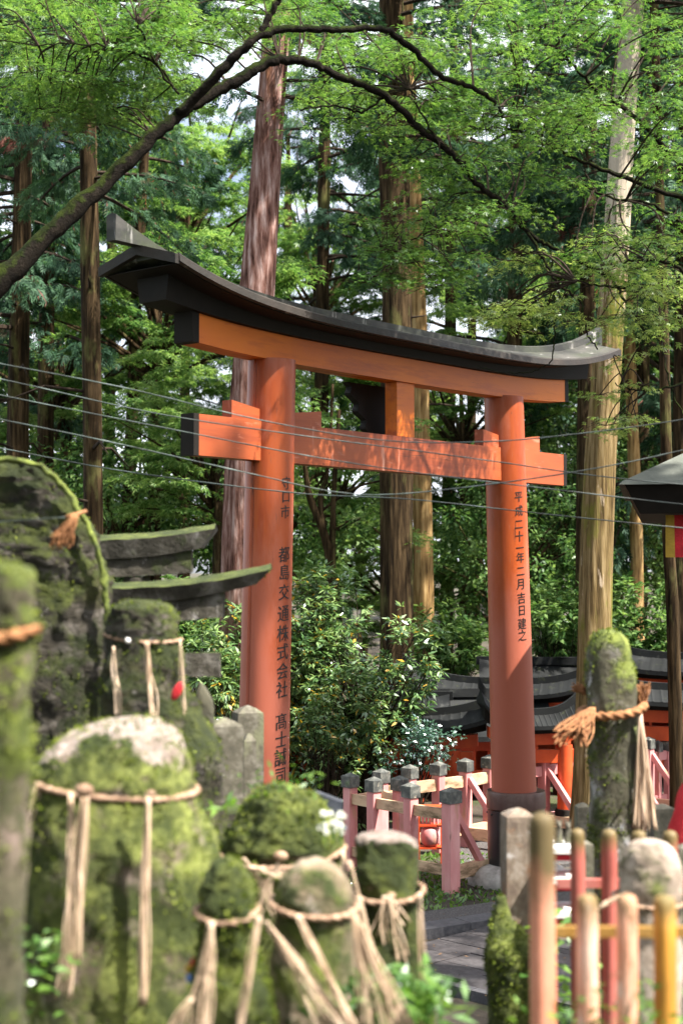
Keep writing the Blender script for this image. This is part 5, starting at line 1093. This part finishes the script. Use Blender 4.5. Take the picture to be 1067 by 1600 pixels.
# small stone torii at the left
def stone_torii(label, pxc, Y, hw, U, lh, th, ptop_lint, k_th, s_th, pt_tie, tie_h, pr_, up):
    """small weathered stone torii; heights given by the photo rows of lintel bottom and tie beam top"""
    cx = at(pxc, 900, Y).x; g = gz(cx, Y); root = empty('stone_torii', (cx, Y, g), label=label, cat='stone torii')
    H_ = at(pxc, ptop_lint, Y).z - g; tt = at(pxc, pt_tie, Y).z - g
    def wob(b, a=.006): 
        b.v = [tuple(Vector(p) + Vector((mnoise.noise(Vector(p)*14), mnoise.noise(Vector(p)*14 + Vector((5, 1, 2))), mnoise.noise(Vector(p)*11 + Vector((1, 7, 2)))))*a) for p in b.v]; return b
    for sg in (-1, 1):
        b = MB(); b.lathe([(pr_*1.12, -.1)] + [(pr_*(1.12 - .12*t), H_*t) for t in np.linspace(.05, 1, 16)], (sg*hw, 0, 0), 24); wob(b).build('pillar', m_toriistone, root, smooth=40, local=True)
    c4 = lambda x: up * (abs(x)/U)**2.6
    def sw(nm, lo, hi, half, dz, slant, dh=None):
        dh = dz if dh is None else dh
        b = MB(); secs = []
        for x in np.linspace(-half, half, 60):
            c = c4(x) * dz; k = c4(x) * dh; sl = 1 + slant; secs.append([Vector((x, -lo[0], lo[1] + c)), Vector((x, lo[0], lo[1] + c)), Vector((x*sl, hi[0], hi[1] + k)), Vector((x*sl, 0, hi[1] + hi[2] + k)), Vector((x*sl, -hi[0], hi[1] + k))][::-1])
        b.sweep(secs); return wob(b).build(nm, m_toriistone, root, smooth=35, local=True)
    sw('tie_beam', (.035, tt - tie_h), (.035, tt, 0.0005), th, 0, 0)
    sw('lower_lintel', (.065, H_), (.065, H_ + s_th, .0005), lh, .5, .0, 1)
    ul = sw('upper_lintel', (.08, H_ + s_th + .001), (.10, H_ + s_th + k_th, .03), U/1.09, 1, .09); add_fuzz(ul, 5000, Y, .016, .12)
    b = MB(); b.box(-.05, .05, -.034, .034, tt + .001, H_ - .001); b.build('strut', m_toriistone, root, local=True)
    return root
stone_torii('mossy small stone torii, the upper of the two behind the dark rock', 88, 7.7, .405, .80, .68, .60, 902, .095, .085, 1014, .10, .066, .075)
stone_torii('cleaner grey small stone torii with upswept tip touching the left pillar', 120, 7.1, .40, .90, .68, .665, 973, .070, .085, 1020, .11, .06, .115)

# ------------------------------------------------------------------ foreground stakes fence
sf = empty('stake_fence', at(950, 1800, 3.9), label='blurred fence of peeling orange stakes in the lower right foreground', cat='fence'); sf.location.z = 1.3
sb = empty('stake_fence', at(950, 1700, 5.0), label='second row of dull red rounded stakes behind the orange ones', cat='fence'); sb.location.z = 1.3
def stake(root, pxl, pxr, pyt, Y, m_, lean=0):
    c = at((pxl+pxr)/2, pyt, Y); r_ = (pxr-pxl)/2.18/F_PX*Y; H0 = 1.25; b = MB(); L_ = c.z - H0
    b.lathe([(r_, L_*t/14) for t in range(13)] + [(r_, L_-r_*1.1), (r_*.93, L_-r_*.55), (r_*.7, L_-r_*.2), (r_*.3, L_-.003), (.004, L_)], (0, 0, 0), 24)
    b.v = [(p[0]*(1+.10*mnoise.noise(Vector((p[0]*40+pxl, p[1]*40, p[2]*5)))), p[1]*(1+.10*mnoise.noise(Vector((p[0]*40+pxl, p[1]*40+7, p[2]*5)))), p[2]) for p in b.v]
    me = MB(); me.v = [(p[0]+c.x - root.location.x, p[1]+c.y-root.location.y, p[2]) for p in b.v]; me.f = b.f
    o = me.build('stake', m_, root, smooth=50, local=True); return o
sf.location.z = 1.25; sb.location.z = 1.25
stake(sf, 824, 868, 1268, 3.75, mat('corner_stake_paint', [(.3, (.40, .12, .055)), (.5, (.60, .26, .17)), (.72, (.66, .40, .34))], 4, (1, 1, .3), .7, .4, 30, .006, patch=[(5, .56, .66, (.52, .28, .06), (1, 1, .25)), (7, .6, .66, (.15, .13, .05), (1, 1, .3))], zfade=(.95, 1.42, (.09, .065, .025))))
for a, b_, t_, m_ in ((898, 935, 1396, m_stake), (960, 996, 1396, m_stake), (1019, 1057, 1398, m_stakeY), (1088, 1122, 1400, m_stake)): stake(sf, a, b_, t_, 3.75, m_)
for a, b_, t_, m_ in ((889, 914, 1294, m_stakeR), (938, 964, 1295, m_stakeR), (985, 1010, 1297, m_stakeR), (1033, 1059, 1297, m_stakeR), (1080, 1105, 1298, m_stakeR)): stake(sb, a, b_, t_, 5.2, m_)
b = MB(); a = at(846, 1463, 3.9); e = at(1140, 1463, 3.9); b.beam(a + Vector((0, .05, 0)), e + Vector((0, .05, 0)), .02, .026); b.build('rail', m_railY, sf)
b = MB(); a = at(870, 1380, 5.35); e = at(1130, 1380, 5.35); b.beam(a, e, .02, .03); b.build('rail', m_stakeR, sb)
# offering shelves with white edges, small fox figures, red-bibbed statue
os_ = empty('offering_shelf', at(880, 1500, 6.3), label='narrow red shelf stand with white boards between the corner stake and the red stakes', cat='shelf'); os_.location.z = gz(0, 6.3)
b = MB()
for px in (846, 904):
    c = at(px, 1322, 6.3); b.box(c.x-.012, c.x+.012, 6.24, 6.36, gz(0, 6.3)-.03, c.z)
b.build('frame', m_redcloth, os_)
for i, py in enumerate((1316, 1362, 1414)):
    a = at(848, py, 6.3); e = at(902, py, 6.3); b = MB(); b.box(a.x+.014, e.x-.014, 6.16, 6.36, a.z-.022, a.z); b.build('shelf', m_white, os_)
    b = MB(); b.box(a.x+.014, e.x-.014, 6.17, 6.35, a.z-.05, a.z-.0225); b.build('shelf_apron', m_redcloth, os_)
for i, (px, lb) in enumerate(((873, 'small grey fox figure on the top offering shelf, the left one'), (887, 'small grey fox figure on the top offering shelf, the right one'))):
    c = at(px, 1316, 6.27); r0 = .0175; z0 = c.z; h = .085 if i else .09; b = MB()
    b.lathe([(r0*.9, .001), (r0, .01), (r0*.95, .03), (r0*.7, h*.55), (r0*.5, h*.68), (r0*.62, h*.78), (r0*.5, h*.9), (.003, h*.95)], (c.x, c.y, z0), 16)
    b.tube([(c.x, c.y-.008, z0+h*.78), (c.x, c.y-.028, z0+h*.74)], [.009, .003], 8)
    for s in (-1, 1): b.tube([(c.x+s*.007, c.y, z0+h*.85), (c.x+s*.009, c.y, z0+h*1.08)], [.005, .001], 6)
    b.tube([(c.x, c.y+.012, z0+.01), (c.x, c.y+.028, z0+.04), (c.x, c.y+.02, z0+.075)], [.006, .009, .002], 8)
    b.build('fox_figure', m_granite, smooth=50, label=lb, cat='fox figure', group='small fox figures on the shelf')
c = at(1088, 1310, 6.6); stt = empty('guardian_statue', (c.x, c.y, gz(0, 6.6)), label='grey stone statue wearing a bright red bib at the right edge', cat='statue')
b = MB(); zz = at(1062, 1205, 6.6).z; g0 = gz(0, 6.6)
b.lathe([(.12, g0-.03-g0), (.12, zz-.42-g0), (.10, zz-.30-g0), (.075, zz-.16-g0), (.035, zz-.09-g0), (.05, zz-.06-g0), (.056, zz-.03-g0), (.045, zz-.005-g0), (.01, zz+.01-g0)], (c.x, c.y, g0), 24); b.build('body', m_granite, stt, smooth=True)
b = MB(); v = []; f = []
for i in range(12):
    for k in range(17):
        a = -math.pi/2 + (k-8)/8*1.9; t = i/11; r_ = .055 + .075*t**.8 + .006*math.sin(k*2.1 + i*.7); v.append((c.x + r_*math.cos(a), c.y + r_*math.sin(a), zz - .07 - t*.25 + .02*abs(k-8)/8))
for i in range(11):
    for k in range(16): f.append((i*17+k, (i+1)*17+k, (i+1)*17+k+1, i*17+k+1))
b.add(v, f); b.add([(p[0]*1 - (p[0]-c.x)*.04, p[1] - (p[1]-c.y)*.04, p[2]) for p in v], [q_[::-1] for q_ in f]); b.build('bib', m_redcloth, stt, smooth=True)
# little painted figurine, white tag on a stick
fg = empty('clay_figurine', at(300, 1540, 3.95), label='tiny red, yellow and blue figurine in the dark between mossy stones', cat='figurine')
for (dx, py, r_, m_) in ((4, 1506, .013, m_redcloth), (-3, 1514, .013, m_yellow), (0, 1528, .015, m_blue)):
    b = MB(); b.ball(at(300 + dx, py, 3.95), r_, 10, (1, .8, 1.1)); b.build('body', m_, fg, smooth=True)
tg = empty('paper_tag', at(31, 1600, 4.5), label='white paper tag on a thin stick left of the big dome-topped stone', cat='tag')
b = MB(); a = at(22, 1284, 4.45); e = at(42, 1330, 4.45); b.box(a.x, e.x, 4.44, 4.45, e.z, a.z); b.build('paper', m_white, tg)
b = MB(); b.tube([at(31, 1284, 4.46) , at(30, 1500, 4.46), at(29, 1700, 4.46)], .004, 8); b.build('stick', m_straw, tg, smooth=True)

# ------------------------------------------------------------------ low plants and grass
def tuft(name, label, pts, leaf, T, m_, seed, cat='plant', spread=.06, n=12, up=1.0, group=None):
    global rng
    rng = np.random.default_rng(seed); P = []; D = []; N = []; Z = []
    for p in pts:
        m = n; a = rng.uniform(0, 2*np.pi, m); P.append(np.array(p)[None] + rng.normal(0, spread, (m, 3))*np.array([1, 1, .4])); D.append(np.stack([np.cos(a), np.sin(a), rng.uniform(-.2, up, m)], 1)); N.append(np.tile([0, 0, 1.], (m, 1)) + rng.normal(0, .4, (m, 3))); Z.append(leaf*rng.uniform(.6, 1.3, m))
    P = np.concatenate(P); off = Vector((float(P[:,0].mean()), float(P[:,1].mean()), float(P[:,2].min())))
    me_ = leafmesh(name, P, np.concatenate(D), np.concatenate(N), np.concatenate(Z), T); me_.transform(Matrix.Translation(-off)); return link(name, me_, m_, None, False, off, label=label, cat=cat, group=group, kind='stuff')
q = random.Random(9)
tuft('leafy_plant', 'low green plant in the bottom left corner', [at(q.uniform(5, 75), q.uniform(1480, 1600), q.uniform(3.9, 4.2)) for _ in range(15)], .035, T_LEAF, m_grass, 1, n=10)
tuft('fern', 'grass and moss tuft growing on top of the low mossy boulder', [at(q.uniform(415, 480), q.uniform(1218, 1250), 4.95) for _ in range(12)], .035, T_LANCE, m_grass, 2, n=5, up=1.4, cat='fern')
tuft('fern', 'pale fern blades left of the low mossy boulder', [at(x, y, 5.0) for x, y in ((358, 1262), (338, 1266))], .13, (T_LANCE[0]*np.array([1, .5, 1]), T_LANCE[1]), m_grass, 3, n=4, spread=.01, up=.9, cat='fern')
tuft('leafy_plant', 'bright green plants at the foot of the orange stakes', [at(q.uniform(860, 1067), q.uniform(1560, 1620), q.uniform(3.4, 4.4)) for _ in range(16)], .035, T_LEAF, m_grass, 4, n=10)
tuft('leafy_plant', 'green leaves between the two rows of stakes', [at(q.uniform(868, 900), q.uniform(1430, 1600), 5.8) for _ in range(14)], .06, T_LEAF, m_grass, 5, n=8)
stone('moss_mound', 'bright green grassy mound at the bottom between the tied stones and the path', 'moss mound', [(1545, 590, 620), (1556, 560, 650), (1575, 545, 664), (1600, 530, 676), (1700, 520, 690)], 4.3, m_mossier, fuzz=9000, ratio=1.2, amp=.03, seed=21)
tuft('grass_tuft', 'grass growing on the green mound at the bottom centre', [at(q.uniform(560, 660), q.uniform(1545, 1600), q.uniform(4.0, 4.25)) for _ in range(60)], .06, T_LANCE, m_grass, 6, n=10, up=1.5, cat='grass')
# moss and weeds round the fence feet, fallen leaves on the ground
rng = np.random.default_rng(8); n = 2600; X = rng.uniform(-.6, 2.2, n); Yv = rng.uniform(14.6, 17.6, n); keep = ((X - .75)*.85 - (Yv - 14.2)*.53 < .35); X = X[keep]; Yv = Yv[keep]; n = len(X)
a = rng.uniform(0, 6.28, n); me_ = leafmesh('grass', np.stack([X, Yv, np.full(n, -.01)], 1), np.stack([np.cos(a), np.sin(a), rng.uniform(.4, 1.6, n)], 1), rng.normal(0, 1, (n, 3)), rng.uniform(.03, .08, n), T_LEAF)
link('grass', me_, m_grass, kind='stuff', label='short moss and weeds round the fence feet', cat='grass')
n = 2500; X = rng.uniform(-3, 6, n); Yv = rng.uniform(9.5, 24, n); a = rng.uniform(0, 6.28, n)
me_ = leafmesh('fallen_leaves', np.stack([X, Yv, np.full(n, .052)], 1), np.stack([np.cos(a), np.sin(a), 0*a], 1), np.stack([rng.normal(0, .2, n), rng.normal(0, .2, n), np.ones(n)], 1), rng.uniform(.015, .04, n), T_LEAF)
link('fallen_leaves', me_, mat('dead_leaves', [(.3, (.10, .05, .02)), (.7, (.22, .13, .06))], 20, bump=0), kind='stuff', label='small fallen leaves scattered on the ground', cat='leaves')
